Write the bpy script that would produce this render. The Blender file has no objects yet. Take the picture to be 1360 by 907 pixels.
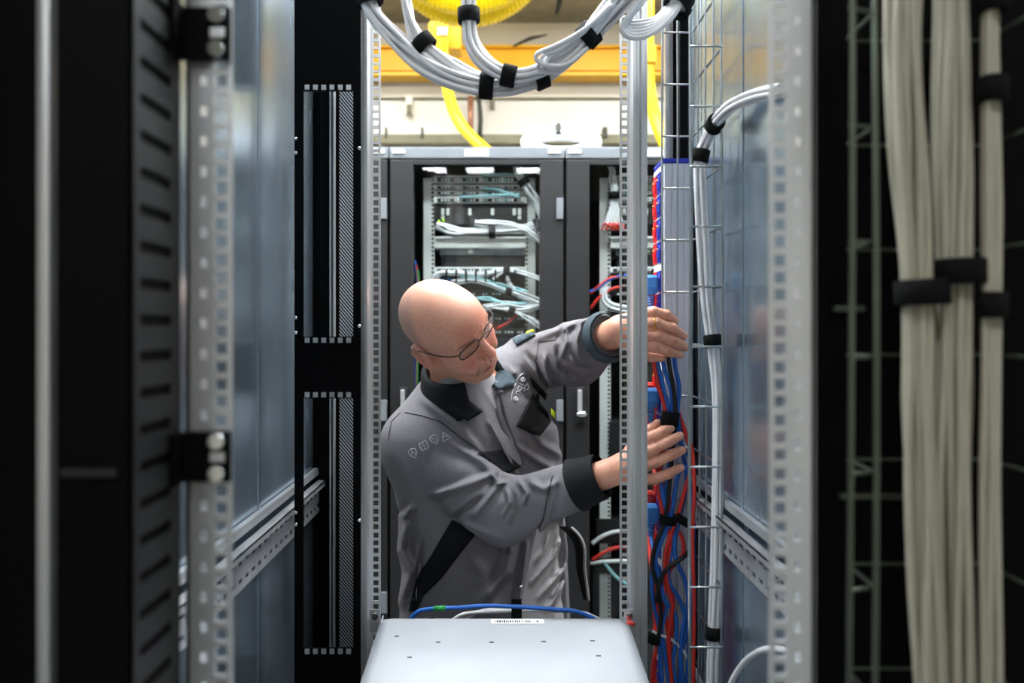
import bpy, bmesh, math, random
import numpy as np
from mathutils import Vector, Matrix
from mathutils.bvhtree import BVHTree
from mathutils.geometry import delaunay_2d_cdt

random.seed(7)
rng = np.random.default_rng(7)
SC = bpy.context.scene
COL = SC.collection

# ------------------------------------------------------------------ camera, world, exposure
CAMZ = 1.45            # camera height above the floor
F = 1000.0             # focal length in pixels of the 1360 px frame
VX, VY = 665.0, 435.0  # where the level optical axis meets the frame
cam_d = bpy.data.cameras.new('camera')
cam = bpy.data.objects.new('camera', cam_d)
COL.objects.link(cam)
cam.location = (0, 0, CAMZ)
cam.rotation_euler = (math.pi / 2, 0, 0)
cam_d.sensor_width = 36.0
cam_d.lens = 36.0 * F / 1360.0
cam_d.shift_x = (680 - VX) / 1360.0
cam_d.shift_y = -(453.5 - VY) / 1360.0
cam_d.clip_start = 0.02
cam_d.clip_end = 60
cam_d.dof.use_dof = True
cam_d.dof.focus_distance = 1.50
cam_d.dof.aperture_fstop = 2.8
SC.camera = cam

world = bpy.data.worlds.new('world')
SC.world = world
world.use_nodes = True
world.node_tree.nodes['Background'].inputs[0].default_value = (0.6, 0.7, 0.8, 1)
world.node_tree.nodes['Background'].inputs[1].default_value = 0.03

SC.view_settings.view_transform = 'Standard'
SC.view_settings.look = 'None'
SC.view_settings.gamma = 1
SC.view_settings.use_curve_mapping = False
SC.view_settings.exposure = 0.0
LAMP = 74.0            # emission of the ceiling panels


def P(px, py, Y):
    """point of the place seen at a pixel, at depth Y"""
    return Vector(((px - VX) * Y / F, Y, CAMZ - (py - VY) * Y / F))


# ------------------------------------------------------------------ materials
def lin(c):
    return tuple(((x / 255.0) / 12.92 if x / 255.0 < 0.04045 else ((x / 255.0 + 0.055) / 1.055) ** 2.4) for x in c)


def mat(name, rgb, rough=0.5, metal=0.0, var=0.0, vscale=20.0, bump=0.0, bscale=60.0, stretch=None, rvar=0.0, spec=0.5, emit=None):
    m = bpy.data.materials.new(name)
    m.use_nodes = True
    nt = m.node_tree
    b = nt.nodes['Principled BSDF']
    c = lin(rgb) + (1,)
    b.inputs['Base Color'].default_value = c
    b.inputs['Roughness'].default_value = rough
    b.inputs['Metallic'].default_value = metal
    b.inputs['Specular IOR Level'].default_value = spec
    tc = nt.nodes.new('ShaderNodeTexCoord')
    mp = nt.nodes.new('ShaderNodeMapping')
    nt.links.new(tc.outputs['Object'], mp.inputs[0])
    if stretch:
        mp.inputs['Scale'].default_value = stretch
    if var > 0 or rvar > 0:
        n = nt.nodes.new('ShaderNodeTexNoise')
        n.inputs['Scale'].default_value = vscale
        n.inputs['Detail'].default_value = 4
        nt.links.new(mp.outputs[0], n.inputs[0])
        if var > 0:
            r = nt.nodes.new('ShaderNodeMapRange')
            r.inputs[1].default_value = 0.3
            r.inputs[2].default_value = 0.7
            r.inputs[3].default_value = 1 - var
            r.inputs[4].default_value = 1 + var
            mx = nt.nodes.new('ShaderNodeVectorMath')
            mx.operation = 'SCALE'
            mx.inputs[0].default_value = c[:3]
            nt.links.new(n.outputs[0], r.inputs[0])
            nt.links.new(r.outputs[0], mx.inputs['Scale'])
            nt.links.new(mx.outputs[0], b.inputs['Base Color'])
        if rvar > 0:
            r = nt.nodes.new('ShaderNodeMapRange')
            r.inputs[1].default_value = 0.3
            r.inputs[2].default_value = 0.7
            r.inputs[3].default_value = max(0.02, rough - rvar)
            r.inputs[4].default_value = rough + rvar
            nt.links.new(n.outputs[0], r.inputs[0])
            nt.links.new(r.outputs[0], b.inputs['Roughness'])
    if bump > 0:
        n2 = nt.nodes.new('ShaderNodeTexNoise')
        n2.inputs['Scale'].default_value = bscale
        n2.inputs['Detail'].default_value = 3
        nt.links.new(mp.outputs[0], n2.inputs[0])
        bp = nt.nodes.new('ShaderNodeBump')
        bp.inputs['Strength'].default_value = bump
        bp.inputs['Distance'].default_value = 0.002
        nt.links.new(n2.outputs[0], bp.inputs['Height'])
        nt.links.new(bp.outputs[0], b.inputs['Normal'])
    if emit:
        b.inputs['Emission Color'].default_value = lin(emit[0]) + (1,)
        b.inputs['Emission Strength'].default_value = emit[1]
    return m


def hatch_mat(name):
    m = mat(name, (150, 155, 160), 0.4, 0.9)
    nt = m.node_tree
    b = nt.nodes['Principled BSDF']
    tc = nt.nodes['Texture Coordinate']
    mp = nt.nodes['Mapping']
    mp.inputs['Rotation'].default_value = (0, math.radians(40), 0)
    w = nt.nodes.new('ShaderNodeTexWave')
    w.inputs['Scale'].default_value = 60
    nt.links.new(mp.outputs[0], w.inputs[0])
    cr = nt.nodes.new('ShaderNodeValToRGB')
    cr.color_ramp.elements[0].color = (0.02, 0.02, 0.025, 1)
    cr.color_ramp.elements[1].color = (0.75, 0.77, 0.8, 1)
    cr.color_ramp.elements[0].position = 0.35
    cr.color_ramp.elements[1].position = 0.6
    nt.links.new(w.outputs[0], cr.inputs[0])
    nt.links.new(cr.outputs[0], b.inputs['Base Color'])
    return m


def glass_mat(name, tint=(1, 1, 1), gloss=0.02, ior=1.45):
    """clear thin pane: see-through with a mirror coat by angle"""
    m = bpy.data.materials.new(name)
    m.use_nodes = True
    nt = m.node_tree
    nt.nodes.clear()
    o = nt.nodes.new('ShaderNodeOutputMaterial')
    mx = nt.nodes.new('ShaderNodeMixShader')
    t = nt.nodes.new('ShaderNodeBsdfTransparent')
    t.inputs[0].default_value = tint + (1,)
    g = nt.nodes.new('ShaderNodeBsdfGlossy')
    g.inputs['Roughness'].default_value = gloss
    lw = nt.nodes.new('ShaderNodeLayerWeight')
    lw.inputs[0].default_value = 0.5
    pw = nt.nodes.new('ShaderNodeMath')
    pw.operation = 'POWER'
    pw.inputs[1].default_value = 5.0
    ma = nt.nodes.new('ShaderNodeMath')
    ma.operation = 'MULTIPLY_ADD'
    f0 = ((ior - 1) / (ior + 1)) ** 2
    ma.inputs[1].default_value = 1 - f0
    ma.inputs[2].default_value = f0
    nt.links.new(lw.outputs['Facing'], pw.inputs[0])
    nt.links.new(pw.outputs[0], ma.inputs[0])
    nt.links.new(ma.outputs[0], mx.inputs[0])
    nt.links.new(t.outputs[0], mx.inputs[1])
    nt.links.new(g.outputs[0], mx.inputs[2])
    nt.links.new(mx.outputs[0], o.inputs[0])
    return m


def attr_mat(name, rough=0.5, attr='Col', bump=0.15, bscale=900.0, sss=0.0):
    m = bpy.data.materials.new(name)
    m.use_nodes = True
    nt = m.node_tree
    b = nt.nodes['Principled BSDF']
    a = nt.nodes.new('ShaderNodeAttribute')
    a.attribute_name = attr
    n = nt.nodes.new('ShaderNodeTexNoise')
    n.inputs['Scale'].default_value = 220
    n.inputs['Detail'].default_value = 5
    tc = nt.nodes.new('ShaderNodeTexCoord')
    nt.links.new(tc.outputs['Object'], n.inputs[0])
    r = nt.nodes.new('ShaderNodeMapRange')
    r.inputs[1].default_value = 0.3
    r.inputs[2].default_value = 0.7
    r.inputs[3].default_value = 0.88
    r.inputs[4].default_value = 1.1
    mx = nt.nodes.new('ShaderNodeVectorMath')
    mx.operation = 'SCALE'
    nt.links.new(n.outputs[0], r.inputs[0])
    nt.links.new(a.outputs['Color'], mx.inputs[0])
    nt.links.new(r.outputs[0], mx.inputs['Scale'])
    nt.links.new(mx.outputs[0], b.inputs['Base Color'])
    b.inputs['Roughness'].default_value = rough
    if sss > 0:
        b.inputs['Subsurface Weight'].default_value = sss
        b.inputs['Subsurface Radius'].default_value = (0.012, 0.004, 0.002)
        b.inputs['Subsurface Scale'].default_value = 0.5
    n2 = nt.nodes.new('ShaderNodeTexNoise')
    n2.inputs['Scale'].default_value = bscale
    nt.links.new(tc.outputs['Object'], n2.inputs[0])
    bp = nt.nodes.new('ShaderNodeBump')
    bp.inputs['Strength'].default_value = bump
    bp.inputs['Distance'].default_value = 0.0008
    nt.links.new(n2.outputs[0], bp.inputs['Height'])
    nt.links.new(bp.outputs[0], b.inputs['Normal'])
    return m


M = {}
M['galv'] = mat('galvanised_steel', (212, 214, 216), 0.36, 0.75, var=0.12, vscale=18, rvar=0.08, stretch=(1, 1, 0.12))
M['panel'] = mat('side_panel_steel', (168, 186, 200), 0.24, 0.88, var=0.1, vscale=5, rvar=0.06, stretch=(1, 1, 0.3))
M['zinc'] = mat('zinc_wire', (175, 182, 184), 0.28, 0.95, var=0.1, vscale=30)
M['zincshade'] = mat('shaded_zinc_wire', (104, 112, 100), 0.4, 0.9, var=0.1, vscale=30)  # darker copy of the zinc; dim near light put into the colour
M['black'] = mat('black_powder_coat', (4, 4, 5), 0.65, 0.0, var=0.1, bump=0.1, bscale=400, spec=0.08)
M['dark'] = mat('dark_grey_coat', (15, 15, 16), 0.5, 0.0, var=0.08, bump=0.15, bscale=500)
M['charcoal'] = mat('charcoal_rack_coat', (25, 26, 28), 0.45, 0.0, var=0.06, bump=0.1, bscale=600)
M['topgrey'] = mat('grey_rack_top', (118, 124, 130), 0.4, 0.2, var=0.05)
M['hatch'] = hatch_mat('perforated_sheet')
M['server'] = mat('brushed_server_lid', (188, 191, 196), 0.5, 0.15, var=0.04, vscale=8, bump=0.06, bscale=35)
M['white'] = mat('white_plastic', (225, 225, 222), 0.45, 0, var=0.04)
M['paper'] = mat('paper_label', (240, 240, 238), 0.7)
M['ink'] = mat('printed_ink', (60, 60, 64), 0.7)
M['cable'] = mat('white_cable_jacket', (222, 222, 224), 0.42, 0, var=0.05, vscale=30)
M['cableshade'] = mat('shaded_ivory_jacket', (176, 171, 152), 0.5, 0, var=0.05, vscale=30)  # jacket darkened; dimmer light near the camera put into the colour
M['teal'] = mat('pale_teal_cable', (150, 196, 202), 0.45)
M['velcro'] = mat('black_velcro', (14, 14, 15), 0.9, 0, var=0.3, vscale=300, bump=0.5, bscale=900, spec=0.2)
M['blue'] = mat('blue_cable', (30, 100, 190), 0.42)
M['bluelight'] = mat('light_blue_plug', (70, 140, 214), 0.4)
M['red'] = mat('red_cable', (206, 48, 38), 0.42)
M['redsock'] = mat('red_socket', (214, 22, 26), 0.35)
M['bluesock'] = mat('blue_socket', (22, 40, 158), 0.35)
M['blackcable'] = mat('black_cable', (18, 18, 20), 0.45)
M['pdu'] = mat('anodised_strip', (196, 197, 206), 0.45, 0.25, var=0.02, vscale=6, stretch=(6, 6, 0.2))
M['brass'] = mat('brass_pin', (220, 180, 90), 0.3, 1)
M['gold'] = mat('gold_ring', (228, 176, 80), 0.2, 1)
M['chrome'] = mat('chrome', (225, 228, 230), 0.15, 1)
M['yellow'] = mat('yellow_paint', (240, 180, 0), 0.45, 0, var=0.05, vscale=4)
M['yellowduct'] = mat('yellow_plastic', (238, 204, 0), 0.4, 0)
M['wall'] = mat('cream_wall', (232, 227, 214), 0.8, 0, var=0.03, vscale=3, bump=0.1, bscale=20)
M['ceil'] = mat('olive_ceiling', (150, 147, 128), 0.85, 0, var=0.12, vscale=14, bump=0.4, bscale=30)
M['floor'] = mat('grey_floor_tile', (104, 108, 112), 0.4, 0, var=0.06, vscale=5)
M['trunk'] = mat('olive_trunking', (128, 124, 100), 0.7, 0, var=0.12, vscale=12)
M['copper'] = mat('copper_pipe', (186, 130, 100), 0.4, 0.4)
M['hose'] = mat('dark_conduit', (60, 62, 52), 0.6)
M['greentape'] = mat('green_tape', (40, 150, 70), 0.5)
M['neon'] = mat('neon_piping', (206, 228, 10), 0.5)
M['led'] = mat('green_led', (160, 220, 20), 0.4, emit=((170, 230, 20), 1.5))
M['lamp'] = mat('lamp_diffuser', (255, 255, 255), 0.5, emit=((248, 252, 255), LAMP))
M['lampfront'] = mat('lamp_diffuser_front', (255, 255, 255), 0.5, emit=((248, 252, 255), LAMP * .40))
M['wallfill'] = mat('wall_fill_diffuser', (255, 255, 255), 0.5, emit=((248, 252, 255), LAMP * .27))
M['glass'] = glass_mat('door_glass', (0.93, 0.96, 0.96), 0.01, 1.5)
M['lens'] = glass_mat('spectacle_lens', (0.97, 0.98, 0.98), 0.01, 1.55)
M['cloth'] = mat('grey_work_cloth', (118, 116, 120), 0.85, 0, var=0.07, vscale=150, bump=0.35, bscale=1500, spec=0.2)
M['clothblack'] = mat('black_work_cloth', (20, 22, 25), 0.8, 0, var=0.15, vscale=150, bump=0.35, bscale=1500, spec=0.25)
M['clothteal'] = mat('dark_slate_cloth', (58, 72, 80), 0.75, 0, var=0.1, vscale=150, bump=0.35, bscale=1500, spec=0.25)
M['shirt'] = mat('grey_tshirt', (168, 166, 168), 0.85, 0, var=0.06, vscale=120, bump=0.3, bscale=1200, spec=0.2)
M['trouser'] = mat('dark_trousers', (46, 47, 50), 0.85, 0, var=0.08, vscale=120, bump=0.3, bscale=1200)
M['shoe'] = mat('black_shoe', (18, 18, 18), 0.5)
M['print'] = mat('white_print', (228, 228, 230), 0.7)
M['iconprint'] = mat('pale_print', (205, 204, 208), 0.7)
M['frame'] = mat('spectacle_frame', (38, 34, 34), 0.35, 0.6)
M['skin'] = attr_mat('skin', 0.45, sss=0.05)
M['eye'] = mat('eye_white', (225, 220, 215), 0.25)
M['plum'] = mat('plum_shadow_gap', (26, 26, 30), 0.6)


# ------------------------------------------------------------------ mesh helpers
class MB:
    def __init__(self):
        self.v = []
        self.f = []
        self.sm = []

    def add(self, vs, fs, smooth=False):
        o = len(self.v)
        self.v += [tuple(x) for x in vs]
        self.f += [tuple(i + o for i in f) for f in fs]
        self.sm += [smooth] * len(fs)
        return self

    def box(self, a, b, bev=0.0):
        x0, x1 = sorted((a[0], b[0]))
        y0, y1 = sorted((a[1], b[1]))
        z0, z1 = sorted((a[2], b[2]))
        if bev <= 0:
            vs = [(x, y, z) for x in (x0, x1) for y in (y0, y1) for z in (z0, z1)]
            fs = [(0, 1, 3, 2), (4, 6, 7, 5), (0, 4, 5, 1), (2, 3, 7, 6), (0, 2, 6, 4), (1, 5, 7, 3)]
            return self.add(vs, fs)
        e = min(bev, (x1 - x0) * .45, (y1 - y0) * .45, (z1 - z0) * .45)
        bm = bmesh.new()
        bmesh.ops.create_cube(bm, size=1)
        for q in bm.verts:
            q.co = Vector(((x0 + x1) / 2 + q.co.x * (x1 - x0), (y0 + y1) / 2 + q.co.y * (y1 - y0), (z0 + z1) / 2 + q.co.z * (z1 - z0)))
        bmesh.ops.bevel(bm, geom=list(bm.edges), offset=e, segments=2, profile=0.7, affect='EDGES')
        bm.verts.index_update()
        self.add([q.co[:] for q in bm.verts], [[q.index for q in f.verts] for f in bm.faces])
        bm.free()
        return self

    def prism(self, prof, z0, z1, axis=2):
        """extrude a closed 2D profile; axis 2: (x,y) along z; 1: (x,z) along y; 0: (y,z) along x"""
        n = len(prof)

        def pt(p, t):
            return (p[0], p[1], t) if axis == 2 else ((p[0], t, p[1]) if axis == 1 else (t, p[0], p[1]))
        vs = [pt(p, z0) for p in prof] + [pt(p, z1) for p in prof]
        fs = [(i, (i + 1) % n, n + (i + 1) % n, n + i) for i in range(n)] + [tuple(range(n))[::-1], tuple(range(n, 2 * n))]
        return self.add(vs, fs)

    def tube(self, pts, r, n=8, cap=True, flat=None):
        pts = [Vector(p) for p in pts]
        k = len(pts)
        rs = r if isinstance(r, (list, tuple)) else [r] * k
        vs = []
        t0 = (pts[1] - pts[0]).normalized()
        up = Vector((0, 0, 1)) if abs(t0.z) < 0.9 else Vector((1, 0, 0))
        nrm = t0.cross(up).normalized()
        for i in range(k):
            a = pts[max(0, i - 1)]
            b = pts[min(k - 1, i + 1)]
            t = (b - a)
            t = t.normalized() if t.length > 1e-9 else t0
            nrm = (nrm - t * nrm.dot(t))
            nrm = nrm.normalized() if nrm.length > 1e-6 else t.orthogonal().normalized()
            bn = t.cross(nrm)
            for j in range(n):
                an = 2 * math.pi * j / n
                vs.append(pts[i] + (nrm * math.cos(an) + bn * math.sin(an)) * rs[i])
        fs = []
        for i in range(k - 1):
            for j in range(n):
                fs.append((i * n + j, i * n + (j + 1) % n, (i + 1) * n + (j + 1) % n, (i + 1) * n + j))
        self.add(vs, fs, True)
        if cap:
            o = len(self.v) - len(vs)
            self.f += [tuple(o + j for j in range(n))[::-1], tuple(o + (k - 1) * n + j for j in range(n))]
            self.sm += [False, False]
        return self

    def cyl(self, a, b, r, n=16):
        return self.tube([a, b], r, n)

    def ball(self, c, r, nu=10, nv=8):
        r = (r, r, r) if isinstance(r, (int, float)) else r
        vs = []
        for i in range(nv + 1):
            th = math.pi * i / nv
            for j in range(nu):
                ph = 2 * math.pi * j / nu
                vs.append((c[0] + r[0] * math.sin(th) * math.cos(ph), c[1] + r[1] * math.sin(th) * math.sin(ph), c[2] + r[2] * math.cos(th)))
        fs = [(i * nu + j, i * nu + (j + 1) % nu, (i + 1) * nu + (j + 1) % nu, (i + 1) * nu + j) for i in range(nv) for j in range(nu)]
        return self.add(vs, fs, True)

    def holed_strip(self, x0, x1, y0, y1, z0, pitches, hw, hh, xc=None):
        """flat strip in the XZ plane, y0..y1 thick, pierced by a column of square holes"""
        xc = (x0 + x1) / 2 if xc is None else xc
        a, b = xc - hw / 2, xc + hw / 2
        z = z0
        for p in pitches:
            c0, c1 = z + p / 2 - hh / 2, z + p / 2 + hh / 2
            self.box((x0, y0, z), (a, y1, z + p))
            self.box((b, y0, z), (x1, y1, z + p))
            self.box((a, y0, z), (b, y1, c0))
            self.box((a, y0, c1), (b, y1, z + p))
            z += p
        return self

    def mesh(self, name, m):
        me = bpy.data.meshes.new(name)
        me.from_pydata(self.v, [], self.f)
        me.polygons.foreach_set('use_smooth', self.sm)
        if m:
            me.materials.append(m)
        me.update()
        return me

    def build(self, name, m, parent=None):
        return link(name, self.mesh(name, M[m] if isinstance(m, str) else m), parent)


def world_of(o):
    q = Matrix.Translation(o.location) @ o.rotation_euler.to_matrix().to_4x4()
    return q if o.parent is None else world_of(o.parent) @ o.matrix_parent_inverse @ q


def link(name, me, parent=None):
    o = bpy.data.objects.new(name, me)
    COL.objects.link(o)
    if parent is not None:
        o.parent = parent
        o.matrix_parent_inverse = world_of(parent).inverted()
    return o


def tag(o, label=None, cat=None, group=None, kind=None):
    if label:
        o['label'] = label
    if cat:
        o['category'] = cat
    if group:
        o['group'] = group
    if kind:
        o['kind'] = kind
    return o


def thing(name, loc, label, cat, group=None):
    o = bpy.data.objects.new(name, None)
    COL.objects.link(o)
    o.location = loc
    o.empty_display_size = 0.05
    return tag(o, label, cat, group)


def smooth_path(pts, n=8):
    """Catmull-Rom through points"""
    pts = [Vector(p) for p in pts]
    q = [pts[0] * 2 - pts[1]] + pts + [pts[-1] * 2 - pts[-2]]
    out = []
    for i in range(1, len(q) - 2):
        for s in range(n):
            t = s / n
            a, b, c, d = q[i - 1], q[i], q[i + 1], q[i + 2]
            out.append(0.5 * ((2 * b) + (c - a) * t + (2 * a - 5 * b + 4 * c - d) * t * t + (3 * b - a - 3 * c + d) * t ** 3))
    out.append(pts[-1])
    return out


def frames(path):
    """parallel-transport frames along a path"""
    out = []
    t0 = (path[1] - path[0]).normalized()
    n = t0.orthogonal().normalized()
    for i in range(len(path)):
        t = (path[min(i + 1, len(path) - 1)] - path[max(i - 1, 0)]).normalized()
        n = (n - t * n.dot(t)).normalized()
        out.append((path[i], t, n, t.cross(n)))
    return out


def bundle(name, path, count, R, r, label, group=None, m='cable', straps=(), twist=0.6, loose=0.25, spread=None, cat='cable bundle', seg=8, sides=6):
    """a bundle of separate cables along a path, tied with straps at fractions of its length"""
    pth = smooth_path(path, seg)
    fr = frames(pth)
    root = thing(name, pth[0], label, cat, group)
    rg = random.Random(len(name) + count * 31 + int(path[0][0] * 997))
    spots = []
    ring = [(0, 0)]
    k = 1
    while len(ring) < count:
        m6 = 6 * k
        for j in range(m6):
            ring.append((k * 2.0 * r * math.cos(2 * math.pi * j / m6), k * 2.0 * r * math.sin(2 * math.pi * j / m6)))
        k += 1
    spots = ring[:count]
    mx = max(math.hypot(*s) for s in spots) + r
    sc = R / mx
    n = len(fr)
    for s in spots:
        ph = rg.uniform(0, 6.28)
        fq = rg.uniform(1.5, 3.0)
        pts = []
        for i, (p, t, a, b) in enumerate(fr):
            u = i / (n - 1)
            near = min([abs(u - w) for w in straps] + [1])
            lo = loose * min(1, near * 6)
            sp = 1.0 if spread is None else spread(u)
            an = twist * u * 2
            x = s[0] * sc * sp * math.cos(an) - s[1] * sc * sp * math.sin(an) + lo * R * math.sin(fq * 6.28 * u + ph)
            y = s[0] * sc * sp * math.sin(an) + s[1] * sc * sp * math.cos(an) + lo * R * math.cos(fq * 5.1 * u + ph)
            pts.append(p + a * x + b * y)
        MB().tube(pts, r, sides).build('cable', m, root)
    for w in straps:
        i = min(n - 2, max(1, int(w * (n - 1))))
        p, t, a, b = fr[i]
        strap_mesh(p, t, R * 1.04 + r * 0.4, 0.023, tail=False).build('strap', 'velcro', root)
    return root


def strap_mesh(p, t, R, w, ry=None, tail=True):
    """wrapped hook-and-loop tie: a thick band around direction t"""
    t = Vector(t).normalized()
    a = t.orthogonal().normalized()
    b = t.cross(a)
    ry = ry or R
    mb = MB()
    n = 20
    vs = []
    for (rr, s) in ((R, -w / 2), (R + .0022, -w / 2 + .001), (R + .0022, w / 2 - .001), (R, w / 2), (R - .002, w / 2), (R - .002, -w / 2)):
        for j in range(n):
            an = 2 * math.pi * j / n
            k = 1 + 0.03 * math.sin(3 * an + 1) + 0.02 * math.sin(5 * an)
            vs.append(p + a * rr * k * math.cos(an) + b * rr * k * (ry / R) * math.sin(an) + t * s)
    fs = [(q * n + j, q * n + (j + 1) % n, ((q + 1) % 6) * n + (j + 1) % n, ((q + 1) % 6) * n + j) for q in range(6) for j in range(n)]
    mb.add(vs, fs, True)
    if tail:
        d = a * 0.9 + b * 0.3
        e = p + d * (R + .002)
        s1 = t * (w / 2)
        o = d.cross(t).normalized() * 0.012
        nn = d.normalized() * 0.003
        vs = [e - s1 - o, e + s1 - o, e + s1 + o + nn, e - s1 + o + nn]
        vs += [v + nn for v in vs]
        mb.add(vs, [(0, 1, 2, 3), (4, 7, 6, 5), (0, 4, 5, 1), (1, 5, 6, 2), (2, 6, 7, 3), (3, 7, 4, 0)])
    return mb


# ------------------------------------------------------------------ the room
RX0, RX1, RY0, RY1, CEIL = -4.2, 4.2, -5.2, 4.6, CAMZ + 1.86
tag(MB().box((RX0, RY0, -0.1), (RX1, RY1, 0)).build('floor', 'floor'), kind='structure')
tag(MB().box((RX0, RY0, CEIL), (RX1, RY1, CEIL + .1)).build('ceiling', 'ceil'), kind='structure')
tag(MB().box((RX0, RY1, 0), (RX1, RY1 + .1, CEIL)).build('wall_back', 'wall'), kind='structure')
tag(MB().box((RX0, RY0 - .1, 0), (RX1, RY0, CEIL)).build('wall_front', 'wall'), kind='structure')
tag(MB().box((RX0 - .1, RY0, 0), (RX0, RY1, CEIL)).build('wall_left', 'wall'), kind='structure')
tag(MB().box((RX1, RY0, 0), (RX1 + .1, RY1, CEIL)).build('wall_right', 'wall'), kind='structure')
# cable trunking rail along the foot of the visible wall band, and a thin surface conduit
zt = P(0, 184, 4.55).z
tag(MB().box((RX0, 4.52, zt - .035), (RX1, 4.6, zt + .02), .006).build('trim_1', 'trunk'), kind='structure')
zc = P(0, 130, 4.58).z
tag(MB().tube([(RX0, 4.59, zc), (RX1, 4.59, zc)], .008, 6).build('trim_2', 'trunk'), kind='structure')

# ceiling lights: slim recessed panels, in rows, some added as unseen fill
LIGHTS = []


def ceiling_light(x, y, sx, sy, label, group, m='lamp'):
    t = thing('ceiling_light', (x, y, CEIL), label, 'ceiling light', group)
    z = CEIL
    f = .02
    mb = MB()
    for (a, b, c, d) in ((-sx / 2 - f, -sy / 2 - f, sx / 2 + f, -sy / 2), (-sx / 2 - f, sy / 2, sx / 2 + f, sy / 2 + f),
                         (-sx / 2 - f, -sy / 2, -sx / 2, sy / 2), (sx / 2, -sy / 2, sx / 2 + f, sy / 2)):
        mb.box((x + a, y + b, z - .03), (x + c, y + d, z))
    mb.build('frame', 'white', t)
    MB().box((x - sx / 2, y - sy / 2, z - .034), (x + sx / 2, y + sy / 2, z - .015)).build('diffuser', m, t)


for x, w in ((-.79, 'left'), (-.24, 'middle'), (.34, 'right')):
    ceiling_light(x, -3.45, .30, .58, 'white ceiling panel light, %s one of the three mirrored in the far glass door' % w, 'panel lights of the front row', 'lampfront')
for x, w in ((-1.5, 'far left end'), (-.45, 'left of the middle'), (.6, 'right of the middle'), (1.65, 'far right end')):
    ceiling_light(x, 2.12, .9, .26, 'long white panel light over the aisle, %s of its row' % w, 'panel lights over the aisle')
for x, w in ((-.85, 'left'), (.85, 'right')):  # unseen row added for frontal light on the man and doors
    ceiling_light(x, 1.42, .9, .26, 'added fill panel light above the open rack, %s one' % w, 'added fill lights above the open rack')
for x, w in ((-1.9, 'far left end'), (-.6, 'left of the middle'), (.75, 'right of the middle'), (2.0, 'far right end')):  # unseen row added to brighten the wall and girder
    ceiling_light(x, 3.72, .9, .26, 'added fill panel light near the cream wall, %s of its row' % w, 'added fill lights by the wall', 'wallfill')

for x, w in ((-.75, 'left'), (.75, 'right')):  # unseen row added as frontal fill for the face
    ceiling_light(x, -.75, .9, .26, 'added fill panel light over the near aisle, %s one' % w, 'added fill lights over the near aisle', 'lampfront')

# yellow steel girder in front of the wall
gy = 4.49
gz1, gz0 = P(0, 60, gy).z, P(0, 103, gy).z
g = thing('girder', (0, gy, gz0), 'long yellow steel girder running across in front of the cream wall', 'girder')
MB().box((-3.6, gy + .02, gz0 + .02), (3.6, gy + .035, gz1 - .015)).build('web', 'yellow', g)
MB().box((-3.6, gy - .04, gz0 + .0), (3.6, gy + .09, gz0 + .022), .003).build('flange', 'yellow', g)
MB().box((-3.6, gy - .01, gz1 - .015), (3.6, gy + .07, gz1), .003).build('flange', 'yellow', g)
MB().box((-3.6, gy - .012, gz0 + .04), (3.6, gy + .02, gz0 + .046)).build('seam_rib', 'yellow', g)
for gx in (-2.6, 2.6):
    MB().box((gx - .05, gy, gz1), (gx + .05, gy + .06, CEIL)).build('hanger', 'yellow', g)
# clips on the girder
for (a, b, lb) in (((682, 58), (727, 46), 'thin dark cable tie end sticking up from the girder'),):
    tag(MB().tube([P(a[0], a[1] + 3, gy - .02), P((a[0] + b[0]) / 2, (a[1] + b[1]) / 2 - 1, gy - .02), P(b[0], b[1], gy - .02)], [.006, .012, .004], 6).build('tie_end', 'hose'), lb, 'cable tie')
tag(MB().tube([P(744, -14, 4.2), P(743, 4, 4.2), P(739, 18, 4.2)], [.016, .014, .01], 8).build('dangling_cable', 'blackcable'), 'short black cable end dangling from the ceiling', 'cable')

# yellow fibre duct fitting and drops
dy = 4.0
d = thing('fibre_duct', P(590, 40, dy), 'yellow fibre duct fitting with a drop hose left of the girder middle', 'cable duct')
mb = MB()
zz = [P(0, y, dy).z for y in (24, 29, 40, 64)]
xl = [P(x, 0, dy).x for x in (569, 581, 597, 612)]
mb.prism([(xl[0], zz[3]), (xl[0], zz[2] + .03), (xl[0] + .012, zz[2] + .05), (xl[1], zz[1]), (xl[1] + .01, zz[0]), (xl[2], zz[0]), (xl[2] + .005, zz[1]), (xl[3] - .01, zz[2] + .055), (xl[3], zz[2] + .045), (xl[3], zz[3])], dy, dy + .14, 1)
mb.build('fitting', 'yellow', d)
MB().box((P(579, 0, dy - .03).x, dy - .03, P(0, 66, dy).z), (P(597, 0, dy - .03).x, dy + .1, P(0, 27, dy).z), .008).build('sleeve', 'yellow', d)
MB().box((P(581, 0, dy - .04).x, dy - .04, P(0, 50, dy).z), (P(594, 0, dy - .04).x, dy - .02, P(0, 40, dy).z), .003).build('latch', 'white', d)


def flat_hose(pts, w, th, root, name='hose'):
    pth = smooth_path(pts, 10)
    mb = MB()
    vs = []
    for i, p in enumerate(pth):
        t = (pth[min(i + 1, len(pth) - 1)] - pth[max(i - 1, 0)]).normalized()
        s = Vector((0, 1, 0)).cross(t).normalized()
        n = t.cross(s)
        for k in range(10):
            an = 2 * math.pi * k / 10
            vs.append(p + s * w / 2 * math.cos(an) + n * th / 2 * math.sin(an))
    fs = [(i * 10 + k, i * 10 + (k + 1) % 10, (i + 1) * 10 + (k + 1) % 10, (i + 1) * 10 + k) for i in range(len(pth) - 1) for k in range(10)]
    mb.add(vs, fs, True)
    return mb.build(name, 'yellowduct', root)


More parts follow.
